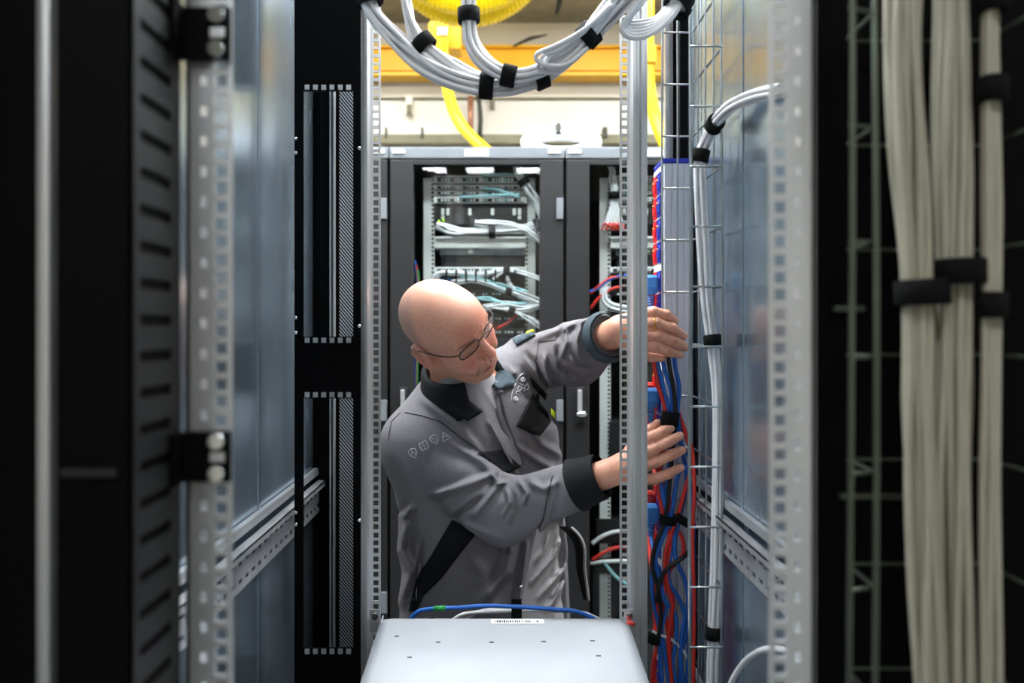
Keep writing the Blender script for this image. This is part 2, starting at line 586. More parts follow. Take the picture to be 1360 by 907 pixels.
flat_hose([P(588, 58, dy - .02), P(590, 90, dy - .02), P(597, 130, dy - .04), P(612, 165, dy - .1), P(640, 195, dy - .25), P(668, 214, dy - .4)], .06, .05, d)
d2 = thing('fibre_hose', P(862, 40, 3.9), 'yellow fibre hose hanging behind the wire tray at the right', 'cable duct')
flat_hose([P(860, -60, 3.9), P(860, 20, 3.9), P(860, 90, 3.9), P(864, 130, 3.9), P(873, 165, 3.85), P(890, 205, 3.7)], .07, .05, d2)
MB().box((P(848, 0, 3.85).x, 3.85, P(0, 82, 3.85).z), (P(872, 0, 3.85).x, 3.95, P(0, 60, 3.85).z), .006).build('collar', 'yellow', d2)

# ribbed yellow conduit, a coil hanging from the ceiling
rc = thing('ribbed_conduit', P(620, -92, 3.5), 'coil of ribbed yellow conduit hanging at the top of the picture', 'conduit')
mb = MB()
cc = P(620, -92, 3.5)
n1, n2 = 220, 14
for ring, (Rr, yo) in enumerate(((.335, 0), (.345, .115))):
    vs = []
    for i in range(n1):
        a = 2 * math.pi * i / n1
        rr = .062 + (.006 if i % 2 else -.003)
        for j in range(n2):
            b_ = 2 * math.pi * j / n2
            q = Rr + rr * math.cos(b_)
            vs.append((cc.x + q * math.cos(a), cc.y + yo + rr * math.sin(b_), cc.z + q * math.sin(a) * .98))
    fs = [(i * n2 + j, i * n2 + (j + 1) % n2, ((i + 1) % n1) * n2 + (j + 1) % n2, ((i + 1) % n1) * n2 + j) for i in range(n1) for j in range(n2)]
    MB().add(vs, fs, False).build('turn', 'yellowduct', rc)
for a in (70, 110):
    a = math.radians(a)
    x = cc.x + .34 * math.cos(a)
    MB().box((x - .012, cc.y - .075, cc.z + .25), (x + .012, cc.y + .19, CEIL)).build('hanger_strap', 'black', rc)

# wall services
tag(MB().tube([P(625, 128, 4.5), P(625, 182, 4.5)], .018, 10).build('copper_pipe', 'copper'), 'thin copper coloured pipe running down the cream wall', 'pipe')
tag(MB().tube([P(634, 122, 4.5), P(637, 140, 4.48), P(638, 160, 4.5), P(637, 182, 4.5)], .014, 8).build('dark_hose', 'hose'), 'dark hose beside the copper pipe on the wall', 'hose')
sb = thing('wall_socket', P(543, 140, 4.58), 'small beige socket box on the cream wall at the left', 'socket')
MB().box(P(538, 152, 4.55), P(549, 129, 4.6), .01).build('housing', 'wall', sb)
MB().box(P(540, 150, 4.53), P(547, 140, 4.56), .006).build('cover', 'trunk', sb)
tag(MB().box(P(651, 144, 4.57), P(657, 133, 4.6), .006).build('junction_box', 'trunk'), 'tiny grey junction box on the wall right of the pipes', 'junction box')
for x, w in ((513, 'beside the left rail'), (803, 'right of the white cable coil'), (561, 'left of the yellow hose'), (840, 'just behind the right rail')):
    tag(MB().box(P(x - 2, 182, 4.50), P(x + 2, 172, 4.56), .003).build('trunking_clip', 'hose'), 'small dark clip on the olive wall trunking, ' + w, 'clip', 'clips on the wall trunking')

# ------------------------------------------------------------------ the rack the camera looks through
U3 = [.01588, .01588, .01269]
ZR0 = .12
RT = CAMZ + .80       # top of the frame
rack = thing('rack_cabinet', (0, 1.03, 0), 'open galvanised server rack in the foreground with bare rails and side panels', 'rack')
NY, FY = .626, 1.41


def pitches(z0, z1):
    out = []
    z = z0
    i = 0
    while z + .016 < z1:
        out.append(U3[i % 3])
        z += U3[i % 3]
        i += 1
    return out


pt = pitches(ZR0, RT - .03)
zt_ = ZR0 + sum(pt)
# far rails: hole flange + ridged channel
for s in (-1, 1):
    x0, x1 = (.2225, .2405) if s > 0 else (-.2425, -.2245)
    mb = MB().holed_strip(x0, x1, FY - .002, FY, ZR0, pt, .0098, .0098)
    mb.build('mounting_rail', 'galv', rack)
    o = rack.children[-1]
    bx0, bx1 = (.2405, .2700) if s > 0 else (-.2425, -.2700)
    w = bx1 - bx0
    prof = [(bx0, FY), (bx0, FY - .020), (bx0 + w * .10, FY - .028), (bx0 + w * .30, FY - .028), (bx0 + w * .38, FY - .022), (bx0 + w * .52, FY - .022),
            (bx0 + w * .60, FY - .030), (bx0 + w * .82, FY - .030), (bx0 + w * .88, FY - .024), (bx1, FY - .024), (bx1, FY)]
    if s < 0:
        prof = prof[::-1]
    MB().prism(prof, ZR0, zt_).build('channel', 'galv', o)
# near rails
for s in (-1, 1):
    a, b = sorted((s * .2235, s * .2415))
    mb = MB().holed_strip(a, b, NY, NY + .002, ZR0, pt, .0098, .0098)
    mb.build('mounting_rail', 'galv', rack)
    o = rack.children[-1]
    a, b = sorted((s * .2415, s * .2630))
    MB().holed_strip(a, b, NY + .004, NY + .006, ZR0, [.0254] * int((zt_ - ZR0) / .0254), .005, .008, xc=s * .2485).build('side_flange', 'galv', o)
    a, b = sorted((s * .2600, s * .2635))
    MB().box((a, NY + .004, ZR0), (b, NY + .05, zt_)).build('web', 'galv', o)

# corner posts, sills, roof frame, side panels
for (x, y, nm) in ((-.405, .46, 0), (.405, .46, 0), (-.405, 1.63, 0), (.405, 1.63, 0)):
    sx = 1 if x > 0 else -1
    prof = [(x - .022, y - .022), (x + .022, y - .022), (x + .022, y + .022), (x + .005 * sx, y + .022), (x - .022, y + .012)]
    MB().prism(prof, 0, RT).build('corner_post', 'black', rack)
for z in (.06, RT - .03):
    for y in (.46, 1.63):
        MB().box((-.383, y - .02, z - .02), (.383, y + .02, z + .02)).build('cross_bar', 'black', rack)
    for x in (-.405, .405):
        MB().box((x - .02, .482, z - .02), (x + .02, 1.608, z + .02)).build('side_bar', 'black', rack)
MB().box((-.385, .48, .02), (.385, 1.61, .035)).build('base_plate', 'black', rack)
for s in (-1, 1):
    a, b = sorted((s * .400, s * .403))
    MB().box((a, .82, .09), (b, 1.66, RT - .05)).build("side_panel", "panel", rack)
    # vertical stiffening folds on the panel
    for y, wd in ((1.24, .012), (1.50, .01)):
        a, b = sorted((s * .3985, s * .402))
        MB().box((a, y, .1), (b, y + wd, RT - .06), .001).build('panel_fold', 'panel', rack.children[-1] if False else rack)
# galvanised depth bars with slots
for s in (-1, 1):
    zt1, zb1 = CAMZ - .325, CAMZ - .392
    x = s * .388
    y0, y1 = .80, 1.645
    nsl = int((y1 - y0) / .030)
    mb = MB()
    # vertical web with two rows of slots: three solid strips plus bridges between slots
    bands = [(zb1, zb1 + .010), (zb1 + .018, zb1 + .038), (zb1 + .046, zt1)]
    for (c, d_) in bands:
        mb.box((x - .001, y0, c), (x + .001, y1, d_))
    for (c, d_) in ((zb1 + .010, zb1 + .018), (zb1 + .038, zb1 + .046)):
        for i in range(nsl + 1):
            yy = y0 + i * .030
            mb.box((x - .001, yy, c), (x + .001, min(yy + .012, y1), d_))
    mb.build('depth_bar', 'galv', rack)
    o = rack.children[-1]
    a, b = sorted((x - s * .001, x - s * .016))
    mb = MB().box((a, y0, zt1 - .002), (b, y1, zt1)).box((a if s > 0 else b - .002, y0, zt1 - .010), (a + .002 if s > 0 else b, y1, zt1))
    mb.build('lip', 'galv', o)
    a, b = sorted((x + s * .0, x + s * .010))
    mb = MB().box((a, y0, zt1 + .012), (b, y1, zt1 + .026))
    mb.build('back_lip', 'galv', o)
    for z in (zt1 - .012, zt1 - .038):
        MB().ball((x - s * .006, 1.632, z), (.005, .007, .006)).build('bolt', 'chrome', o)

# black baffle plate beside the far left rail, with two tall cut-outs
py = 1.345
X = lambda px: (px - VX) * py / F
Z = lambda y: CAMZ - (y - VY) * py / F
px0, px1 = X(391), X(479)
hx0, hx1 = X(403), X(469)
cuts = [(Z(447), Z(121)), (Z(860), Z(529))]
mb = MB()
mb.box((px0, py, .1), (hx0, py + .003, RT - .02))
mb.box((hx1, py, .1), (px1, py + .003, RT - .02))
zs = [.1] + [z for c in sorted(cuts) for z in c] + [RT - .02]
for i in range(0, len(zs), 2):
    mb.box((hx0, py, zs[i]), (hx1, py + .003, zs[i + 1]))
bp = mb.build('baffle_plate', 'black', rack)
# comb teeth at both ends of each cut-out, as raised bars with open notches behind
for c in cuts:
    for (ze, sgn) in ((c[0], -1), (c[1], 1)):
        for k in range(6):
            xa = hx0 + (hx1 - hx0) * (k + .18) / 6
            xb = hx0 + (hx1 - hx0) * (k + .74) / 6
            MB().box((xa, py - .0015, ze + sgn * .002), (xb, py + .0005, ze + sgn * .011)).build('comb_notch', 'galv', bp)
for (x, y) in ((477, 197), (477, 433), (477, 691), (393, 184), (393, 203), (393, 422), (393, 442), (393, 681), (393, 697)):
    q = P(x, y, py - .002)
    MB().ball(q, (.0035, .003, .0035), 8, 6).build('screw', 'chrome', bp)
# sheet behind the cut-outs: black inner post with bright edges and a perforated strip
ry = 1.60
XX = lambda px: (px - VX) * ry / F
MB().box((XX(427), ry, .1), (XX(437), ry + .01, RT - .06)).build('inner_post', 'black', rack)
ip = rack.children[-1]
for a, b in ((438.5, 440.5), (443, 445)):
    MB().box((XX(a), ry - .006, .1), (XX(b), ry + .006, RT - .06)).build('bright_edge', 'galv', ip)
MB().box((XX(436), ry + .012, .1), (XX(452), ry + .016, RT - .06)).build('dark_web', 'black', ip)
MB().box((XX(452), ry - .01, .1), (XX(472), ry - .006, RT - .06)).build('perforated_sheet', 'hatch', rack)

# black finger panel in front of the near left rail
fp = thing('cable_manager', (-.29, .55, 0), 'black slotted cable manager standing at the near left rail', 'cable manager')
fx, fy0, fy1 = -.2645, .540, .622
slots = []
z = CAMZ - .46
mb = MB()
zz = .10
pitch = .0272
nn = int((RT - .06 - zz) / pitch)
mb.box((fx - .002, fy0, zz), (fx, fy0 + .012, zz + nn * pitch))
mb.box((fx - .002, fy1 - .018, zz), (fx, fy1, zz + nn * pitch))
for i in range(nn):
    mb.box((fx - .002, fy0 + .012, zz + i * pitch), (fx, fy1 - .018, zz + i * pitch + .0185))
mb.build('slotted_side', 'dark', fp)
MB().box((fx - .004, fy0 + .004, zz), (fx - .0025, fy1, zz + nn * pitch)).build('liner', 'black', fp)
MB().box((-.318, fy0, zz), (fx, fy0 + .003, zz + nn * pitch)).build('front_cover', 'black', fp)
MB().box((-.318, fy0 + .003, zz), (-.314, fy1, zz + nn * pitch)).build('back_side', 'black', fp)
MB().box((-.314, fy1 - .003, zz), (fx - .004, fy1, zz + nn * pitch)).build('back_cover', 'black', fp)
MB().box((-.3155, fy0 - .004, CAMZ - .107), (-.274, fy0, CAMZ - .101), .002).build('cover_latch', 'charcoal', fp)
# galvanised strip imitating the side panel's reflection, and black door edge at far left
MB().box((-.3365, .545, .1), (-.3270, .556, RT - .06), .004).build('reflection_strip', 'galv', fp)
MB().box((-.60, .552, .05), (-.338, .575, RT - .02)).build('blanking_sheet', 'black', rack)

# black ear brackets screwed on the near left rail
for (ya, yb, lb) in ((10, 80, 'upper'), (573, 640, 'lower')):
    za, zb = P(0, yb, NY - .006).z, P(0, ya, NY - .006).z
    x0, x1 = P(249, 0, NY - .006).x, P(306, 0, NY - .006).x
    b = MB().box((x0 - .004, NY - .008, za), (x1, NY - .003, zb), .001).build('ear_bracket', 'black', fp)
    MB().box((x0 - .006, fy0 + .06, za), (x0 - .002, NY - .004, zb)).build('ear_flange', 'black', b)
    for k in range(3):
        zc_ = za + (zb - za) * (.18 + .32 * k)
        xc_ = x1 - .010
        if k == 1:
            MB().box((xc_ - .006, NY - .0095, zc_ - .004), (xc_ + .006, NY - .0075, zc_ + .004), .002).build('slot', 'galv', b)
        else:
            MB().cyl((xc_, NY - .013, zc_), (xc_, NY - .007, zc_), .0065, 14).build('screw', 'chrome', b)

# black sheet closing the gap outside the near right rail
MB().box((.308, .740, .05), (.72, .746, RT - .02)).build('blanking_sheet', 'black', rack)
# grey and black uprights at the far right
uy = 1.66
MB().box((P(884, 0, uy).x, uy, .1), (P(889, 0, uy).x, uy + .02, RT - .05)).build('bright_upright', 'galv', rack)
MB().box((P(890, 0, uy).x, uy + .002, .1), (P(894, 0, uy).x, uy + .02, RT - .05)).build('bright_upright', 'galv', rack)
MB().box((P(895, 0, uy).x, uy - .004, .1), (P(916, 0, uy).x, uy + .03, RT - .05)).build('black_upright', 'black', rack)

# ------------------------------------------------------------------ server chassis with its lid tilted up to the back
sv = thing('server_chassis', (0, 1.2, CAMZ - .57), 'silver server chassis seen from above at the bottom of the picture', 'server')
zf, dz = CAMZ - .536, .100   # far edge height, rise per metre
L = lambda y: zf - (FY + .004 - y) * dz
xs0, xs1 = -.2215, .2345
y0, y1 = .78, FY + .003
vs, fs = [], []
ny, nx = 40, 26
for j in range(ny + 1):
    y = y0 + (y1 - y0) * j / ny
    for i in range(nx + 1):
        x = xs0 + (xs1 - xs0) * i / nx
        dd = y1 - y
        drop = .010 * max(0, 1 - dd / .045) ** 2
        e = min(i, nx - i)
        drop += .002 if e == 0 else 0
        vs.append((x, y, L(y) - drop))
for j in range(ny):
    for i in range(nx):
        a = j * (nx + 1) + i
        fs.append((a, a + 1, a + nx + 2, a + nx + 1))
mb = MB().add(vs, fs, True)
lid = mb.build('lid', 'server', sv)
sm = lid.modifiers.new('thick', 'SOLIDIFY')
sm.thickness = .002
sm.offset = -1
th = .085
for x in (xs0, xs1 - .002):
    MB().add([(x + a, y, L(y) - .004 - b) for a in (0, .002) for y in (y0, y1) for b in (0, th)],
             [(0, 1, 3, 2), (4, 6, 7, 5), (0, 4, 5, 1), (2, 3, 7, 6), (0, 2, 6, 4), (1, 5, 7, 3)]).build('side_wall', 'server', sv)
MB().box((xs0 + .002, y1 - .003, L(y1) - th), (xs1 - .002, y1 - .001, L(y1) - .013)).build('rear_wall', 'dark', sv)
MB().box((xs0 + .002, y0, L(y0) - th), (xs1 - .002, y0 + .004, L(y0) - .005)).build('front_wall', 'dark', sv)
MB().add([(x, y, L(y) - th - q) for x in (xs0, xs1) for y in (y0, y1) for q in (0, .002)],
         [(0, 1, 3, 2), (4, 6, 7, 5), (0, 4, 5, 1), (2, 3, 7, 6), (0, 2, 6, 4), (1, 5, 7, 3)]).build('bottom', 'server', sv)


def on_lid(px, py):
    """where the sight line of a pixel meets the sloped lid"""
    k = (py - VY) / F
    # CAMZ - k*Y = zf - (y1'-Y)*dz
    Y = (CAMZ - zf + (FY + .004) * dz) / (k + dz)
    return Vector(((px - VX) * Y / F, Y, L(Y)))


for (x, y) in ((574, 821), (582, 853), (653, 853), (722, 852), (787, 851), (795, 871), (544, 873), (527, 845)):
    q = on_lid(x, y)
    MB().box((q.x - .004, q.y - .0015, q.z - .0005), (q.x + .004, q.y + .0015, q.z + .0008), .0004).build('rivet_slot', 'ink', sv)
a, b = on_lid(652, 829), on_lid(722, 823)
lbq = MB().add([(a.x, a.y, L(a.y) + .0004), (b.x, a.y, L(a.y) + .0004), (b.x, b.y, L(b.y) + .0004), (a.x, b.y, L(b.y) + .0004),
                (a.x, a.y, L(a.y) + .0010), (b.x, a.y, L(a.y) + .0010), (b.x, b.y, L(b.y) + .0010), (a.x, b.y, L(b.y) + .0010)],
               [(4, 5, 6, 7), (0, 1, 5, 4), (1, 2, 6, 5), (2, 3, 7, 6), (3, 0, 4, 7)]).build('label_sticker', 'paper', sv)
# faint row of print on the sticker (upside down, only strokes can be made out)
mb = MB()
rgp = random.Random(3)
x = a.x + .008
while x < b.x - .008:
    w = rgp.choice((.0012, .002, .003))
    if rgp.random() < .82:
        ym = (a.y + b.y) / 2
        h = rgp.uniform(.003, .0045)
        mb.add([(x, ym - h, L(ym - h) + .0012), (x + w, ym - h, L(ym - h) + .0012), (x + w, ym + h, L(ym + h) + .0012), (x, ym + h, L(ym + h) + .0012)], [(0, 1, 2, 3)])
    x += w + .0015
mb.build('sticker_print', 'ink', lbq)
# ears and corner screws of the chassis
for s, x in ((-1, 498), (1, 836)):
    q = P(x, 818, FY - .034)
    e = MB().box((q.x - .010, q.y, q.z - .03), (q.x + .010, q.y + .003, q.z + .012), .001).build('mounting_ear', 'galv', sv)
    MB().cyl((q.x, q.y - .004, q.z), (q.x, q.y, q.z), .006, 12).build('screw', 'chrome', e)
    MB().cyl((q.x, q.y - .005, q.z), (q.x, q.y - .0039, q.z), .0025, 6).build('screw_recess', 'ink', e)
MB().tube([P(833, 826, FY - .05), P(838, 828, FY - .05), P(842, 829, FY - .045)], .0035, 6).build('red_lead', 'red', sv)

# ------------------------------------------------------------------ wire mesh cable trays
def wobble(x, y, z0, z1, amp, seed, n=28):
    rg = random.Random(seed)
    p1, p2 = rg.uniform(0, 6), rg.uniform(0, 6)
    return [Vector((x + amp * math.sin(p1 + 5.1 * (z0 + (z1 - z0) * i / n)), y + amp * math.sin(p2 + 4.3 * (z0 + (z1 - z0) * i / n)), z0 + (z1 - z0) * i / n)) for i in range(n + 1)]


tr = thing('wire_cable_tray', (.35, 1.38, .1), 'zinc wire mesh cable tray standing upright beside the power strip', 'cable tray')
TX0, TX1, TYN, TYF = .322, .376, 1.28, 1.478
tz0, tz1 = .15, RT - .04
for i, (x, y, r) in enumerate(((TX0, TYN, .0030), (TX1, TYN, .0022), (TX1, 1.33, .002), (TX1, 1.38, .002), (TX1, 1.43, .002), (TX1, TYF, .0022), (.346, TYF, .0018), (.3178, TYF, .0022))):
    MB().tube(wobble(x, y, tz0, tz1, .0012, i), r, 8).build('upright_wire', 'zinc', tr)
zr = CAMZ + .2734 - .102 * 12
while zr < tz1 - .02:
    if zr > tz0 + .02:
        MB().tube([(TX0 - .001, TYN - .002, zr), (TX1 - .004, TYN - .002, zr), (TX1 + .001, TYN, zr), (TX1 + .001, TYF - .003, zr), (TX1 - .003, TYF + .001, zr), (.3165, TYF + .001, zr)], .0021, 8).build('rung', 'zinc', tr)
    zr += .102

tn = thing('wire_cable_tray', (.38, .68, .1), 'blurred wire mesh tray close to the camera at the right edge', 'cable tray')
for i, (x, y) in enumerate(((.300, .645), (.3255, .655), (.462, .712), (.462, .645))):
    MB().tube(wobble(x, y, tz0, tz1, .0012, 20 + i), .0028, 8).build('upright_wire', 'zincshade', tn)
zr = P(0, 320, .645).z - .1 * 11
while zr < tz1 - .02:
    if zr > tz0 + .02:
        MB().tube([(.299, .645, zr), (.3255, .657, zr), (.330, .715, zr), (.335, .720, zr), (.458, .720, zr), (.462, .715, zr), (.463, .645, zr)], .0018, 8).build('rung', 'zincshade', tn)
    zr += .1
for (xa, xb, y) in ((1118, 1200, 660), (1110, 1150, 410)):
    a, b = P(xa, y, .73), P(xb, y, .73)
    MB().box((a.x, .730, a.z - .003), (b.x, .7398, a.z + .003), .002).build('sheet_clip', 'zincshade', rack)

# white and ivory cable bundles
bundle('cable_bundle', [P(1206, -60, .676), P(1207, 60, .676), P(1212, 180, .676), P(1220, 320, .68), P(1226, 457, .68), P(1228, 600, .68), P(1234, 780, .68), P(1242, 960, .68)], 10, .0185, .0037,
       'ivory cable bundle in the blurred tray, nearest the dark gap', m='cableshade', straps=(.5,), loose=.10, spread=lambda u: 1.25 - .40 * min(1, u * 2))
bundle('cable_bundle', [P(1270, -60, .682), P(1271, 200, .682), P(1274, 415, .682), P(1274, 650, .682), P(1278, 960, .682)], 12, .019, .004,
       'thick ivory cable bundle in the middle of the blurred tray', m='cableshade', straps=(.46,), loose=.07)
bundle('cable_bundle', [P(1320, -60, .668), P(1318, 70, .668), P(1318, 300, .668), P(1316, 600, .668), P(1316, 960, .668)], 5, .0085, .0033,
       'thin ivory cable bundle at the right edge of the picture', m='cableshade', straps=(.13, .34, .62), loose=.1)
bundle('cable_bundle', [P(1038, 119, 1.04), P(1005, 126, 1.12), P(975, 139, 1.21), P(957, 155, 1.262), P(946, 171, 1.30), P(935, 193, 1.32), P(929, 214, 1.325), P(930, 260, 1.325), P(934, 330, 1.325), P(939, 400, 1.325), P(948, 470, 1.318), P(953, 530, 1.315), P(953, 640, 1.315), P(951, 760, 1.315), P(948, 840, 1.315), P(945, 960, 1.315)],
       7, .0115, .0036, 'white cable bundle bending in from the right and running down the wire tray', straps=(.245, .385, .655, .94), loose=.12)
tag(MB().tube(smooth_path([P(960, 940, 1.16), P(972, 905, 1.13), P(988, 880, 1.1), P(1008, 865, 1.06), P(1030, 862, 1.02), P(1060, 868, .98)], 8), .0042, 8).build('loose_cable', 'cable'),
    'single white cable arching out at the lower right', 'cable')

B1 = 'looped white cable bundles under the rack roof'
bundle('cable_bundle', [P(478, -60, 1.2), P(487, -20, 1.2), P(497, 14, 1.2), P(528, 50, 1.2), P(566, 84, 1.2), P(615, 107, 1.2), P(665, 114, 1.2), P(712, 103, 1.2), P(745, 82, 1.2), P(778, 50, 1.2), P(812, 14, 1.19), P(850, -30, 1.18), P(870, -60, 1.18)],
       11, .0165, .0040, 'longest white bundle sagging from the top left right across to the top right', B1, straps=(.135, .475, .60, .77), loose=.24)
bundle('cable_bundle', [P(538, -60, 1.21), P(540, -10, 1.21), P(546, 25, 1.21), P(558, 52, 1.21), P(582, 76, 1.21), P(612, 92, 1.215), P(645, 103, 1.22), P(680, 104, 1.22), P(715, 98, 1.22)],
       8, .0145, .0040, 'short white bundle dropping left of the yellow duct fitting and merging in', B1, straps=(.42,), loose=.2)
bundle('cable_bundle', [P(622, -60, 1.175), P(622, -10, 1.175), P(623, 30, 1.175), P(629, 60, 1.175), P(648, 86, 1.175), P(680, 101, 1.175), P(715, 96, 1.175), P(748, 78, 1.17), P(772, 56, 1.165), P(795, 26, 1.165), P(830, -20, 1.165), P(850, -60, 1.165)],
       7, .0130, .0040, 'white bundle hanging straight down before the ribbed yellow conduit', B1, straps=(.17, .45, .75), loose=.22)
lp = thing('cable_bundle', P(715, 78, 1.15), 'white cables doubled back in a short loop at the right of the sag', 'cable bundle', B1)
for k in range(6):
    o = k * .0042
    MB().tube(smooth_path([P(812 + k, 6, 1.15 + o * .6), P(780, 36 + k * 3, 1.145 + o), P(744 + 3 * (k % 2), 58 + k * 4, 1.14 + o), P(713 + (k * 7) % 16, 72 + k * 3.4, 1.14 + o), P(719 + (k * 5) % 13, 84 + k * 2.6, 1.145 + o), P(750, 86 + k, 1.15 + o), P(780, 64 - k, 1.155 + o)], 8), .0036, 6).build('cable', 'cable', lp)
lp = thing('cable_bundle', P(830, 40, 1.16), 'white cable loop hanging at the top in front of the right rail', 'cable bundle', B1)
for k in range(6):
    o = k * .0045
    MB().tube(smooth_path([P(925 - k * 3, -40, 1.2 + o), P(908 - k * 3, -2, 1.19 + o), P(890 - k * 3, 26 - k * 1, 1.18 + o), P(862, 47 - k * 4, 1.17 + o), P(838, 50 - k * 4, 1.165 + o), P(826 + k * 2, 38 - k * 2, 1.16 + o), P(838 + k, 16, 1.16 + o), P(872 + k * 2, -30, 1.17 + o)], 8), .0040, 6).build('cable', 'cable', lp)
strap_mesh(P(902, 3, 1.2), P(908, -2, 1.19) - P(890, 26, 1.18), .020, .026).build('strap', 'velcro', lp)

# ------------------------------------------------------------------ power strip
PX, PX2, PY0, PY1 = .330, .386, 1.53, 1.62
ps = thing('power_strip', (.358, 1.575, .1), 'tall aluminium power strip with red and blue sockets behind the wire tray', 'power strip')
pz1 = P(0, 217, PY0).z
mb = MB().prism([(PX, PY0 + .004), (PX + .004, PY0), (PX + .016, PY0), (PX + .017, PY0 + .0015), (PX + .020, PY0 + .0015), (PX + .021, PY0), (PX2 - .015, PY0), (PX2 - .014, PY0 + .0015), (PX2 - .011, PY0 + .0015), (PX2 - .010, PY0), (PX2 - .003, PY0), (PX2, PY0 + .003), (PX2, PY1), (PX, PY1)], .12, pz1)
mb.build('body', 'pdu', ps)
MB().box((PX - .001, PY0 - .001, pz1), (PX2 + .001, PY1 + .001, P(0, 210, PY0).z), .003).build('end_cap', 'bluesock', ps)
MB().box((PX - .0015, PY0 + .006, .13), (PX, PY1 - .004, pz1 - .004)).build('socket_face', 'white', ps)
zs_ = pz1 - .036
k = 0
while zs_ > .3:
    for (yc, mm) in ((1.597, 'redsock'), (1.556, 'bluesock')):
        s = MB().box((PX - .004, yc - .0165, zs_ - .0215), (PX - .001, yc + .0165, zs_ + .0215), .001).build('socket', mm, ps)
        n = 20
        MB().tube([(PX - .0055, yc, zs_), (PX - .004, yc, zs_)], .0150, n, True).build('well', mm, s)
        MB().ball((PX - .006, yc, zs_ + .006), .0024, 6, 5).build('pin', 'brass', s)
    zs_ -= .0475 if k % 4 != 3 else .060
    k += 1

# ------------------------------------------------------------------ power cords
CY = 1.463


def cord(path, m, label, plug=None, plugm=None, r=.0042, group='power cords of the power strip'):
    t = thing('power_cable', path[0], label, 'power cord', group)
    MB().tube(smooth_path(path, 8), r, 8).build('cord', m, t)
    if plug is not None:
        p = plug
        rm = plugm or m
        b = MB().prism([(p.y - .012, p.z - .006), (p.y - .007, p.z - .020), (p.y + .007, p.z - .020), (p.y + .012, p.z - .006), (p.y + .012, p.z + .014), (p.y + .007, p.z + .020), (p.y - .007, p.z + .020), (p.y - .012, p.z + .014)], p.x - .011, p.x + .009, 0)
        b.box((p.x + .008, p.y - .009, p.z - .012), (p.x + .0135, p.y + .009, p.z + .014), .001)
        pl = b.build('plug', rm, t)
        bv = pl.modifiers.new('round', 'BEVEL')
        bv.width = .003
        bv.segments = 2
        mb = MB()
        for i in range(6):
            z = p.z - .018 - i * .0052
            mb.tube([(p.x - .002, p.y, z), (p.x - .002, p.y, z - .0036)], .0085 - i * .0006, 10)
        mb.build('strain_relief', rm, pl)
        MB().box((p.x - .0135, p.y - .007, p.z - .012), (p.x - .0118, p.y + .007, p.z + .010), .0008).build('grip', rm, pl)
    return t


def C(pts, dy=0.0):
    return [P(a[0], a[1], (a[2] if len(a) > 2 else CY) + dy) for a in pts]


PXm = PX - .0175


def PL(y, Y):
    return Vector((PXm, Y, P(0, y, Y).z))


G = 'cords bundled down the wire tray'
p = PL(378, 1.556)
cord([p + Vector((-.002, 0, -.045)), p + Vector((-.002, -.01, -.06))] + C([(872, 440, 1.49), (873, 478), (881, 515), (888, 548), (890, 600), (885, 645), (884, 690), (873, 722), (866, 765), (869, 805), (880, 850), (890, 915)]), 'blue', 'blue cord whose light blue plug sits just above the upper hand', p, 'bluelight')
p = PL(398, 1.597)
cord([p + Vector((-.002, 0, -.045)), p + Vector((-.002, -.02, -.06))] + C([(866, 445, 1.50), (868, 478), (874, 512), (884, 548), (880, 600), (874, 640), (880, 680), (890, 715), (886, 755), (882, 800), (889, 850), (898, 915)]), 'red', 'red cord whose plug sits half hidden above the upper hand', p)
p = PL(528, 1.556)
cord([p + Vector((-.002, 0, -.045)), p + Vector((-.004, -.02, -.08))] + C([(876, 620, 1.48), (879, 650), (888, 690), (896, 712), (897, 740), (910, 772), (914, 800), (906, 840), (904, 880), (910, 915)], -.004), 'blue', 'blue cord plugged in between the two hands', p, 'bluelight')
p = PL(520, 1.597)
cord([p + Vector((-.002, 0, -.045)), p + Vector((-.004, -.03, -.08))] + C([(870, 630, 1.49), (886, 650), (892, 690), (906, 715), (907, 736), (898, 748), (888, 762), (894, 800), (892, 840), (886, 880)], .003), 'red', 'red cord plugged in between the two hands', p)
p = PL(682, 1.556)
cord([p + Vector((-.002, 0, -.045)), p + Vector((-.004, -.03, -.07))] + C([(868, 755, 1.49), (878, 790), (896, 815), (898, 850), (893, 880), (900, 915)], -.003), 'blue', 'blue cord whose plug sits below the lower hand', p, 'bluelight')
p = PL(664, 1.597)
cord([p + Vector((-.002, 0, -.045)), p + Vector((-.004, -.03, -.07))] + C([(864, 745, 1.50), (872, 790), (876, 840, 1.47), (868, 880), (866, 915)], 0), 'red', 'red cord whose plug sits below the lower hand', p)
cord(C([(878, 430, 1.48), (880, 478), (891, 518), (893, 548), (899, 580), (909, 597), (917, 612), (911, 622), (902, 628, 1.47), (897, 650), (890, 690), (880, 715), (871, 742), (878, 775), (884, 810), (876, 850), (880, 915)], -.001), 'blue', 'blue cord bent sideways at the fingertips of the lower hand', group=G)
cord(C([(888, 430, 1.48), (888, 478), (894, 512), (897, 548), (893, 600), (889, 645), (883, 690), (871, 722), (866, 752), (874, 780), (878, 815), (874, 850)], -.008), 'blackcable', 'black cord running between the blue ones from hand to hand', group=G)
cord(C([(895, 430, 1.48), (896, 480), (902, 515), (900, 548), (905, 590, 1.475), (912, 640, 1.475), (904, 680), (899, 705), (891, 735), (888, 770), (904, 800), (912, 835), (905, 870), (903, 915)], .0), 'blue', 'rightmost blue cord between the two hands', group=G)
cord(C([(901, 548, 1.48), (912, 580, 1.47), (919, 615, 1.45), (910, 650, 1.455), (900, 685), (893, 705), (884, 735), (885, 770), (893, 805), (888, 850), (893, 915)], -.006), 'red', 'red cord slanting in from the wire tray below the lower hand', group=G)
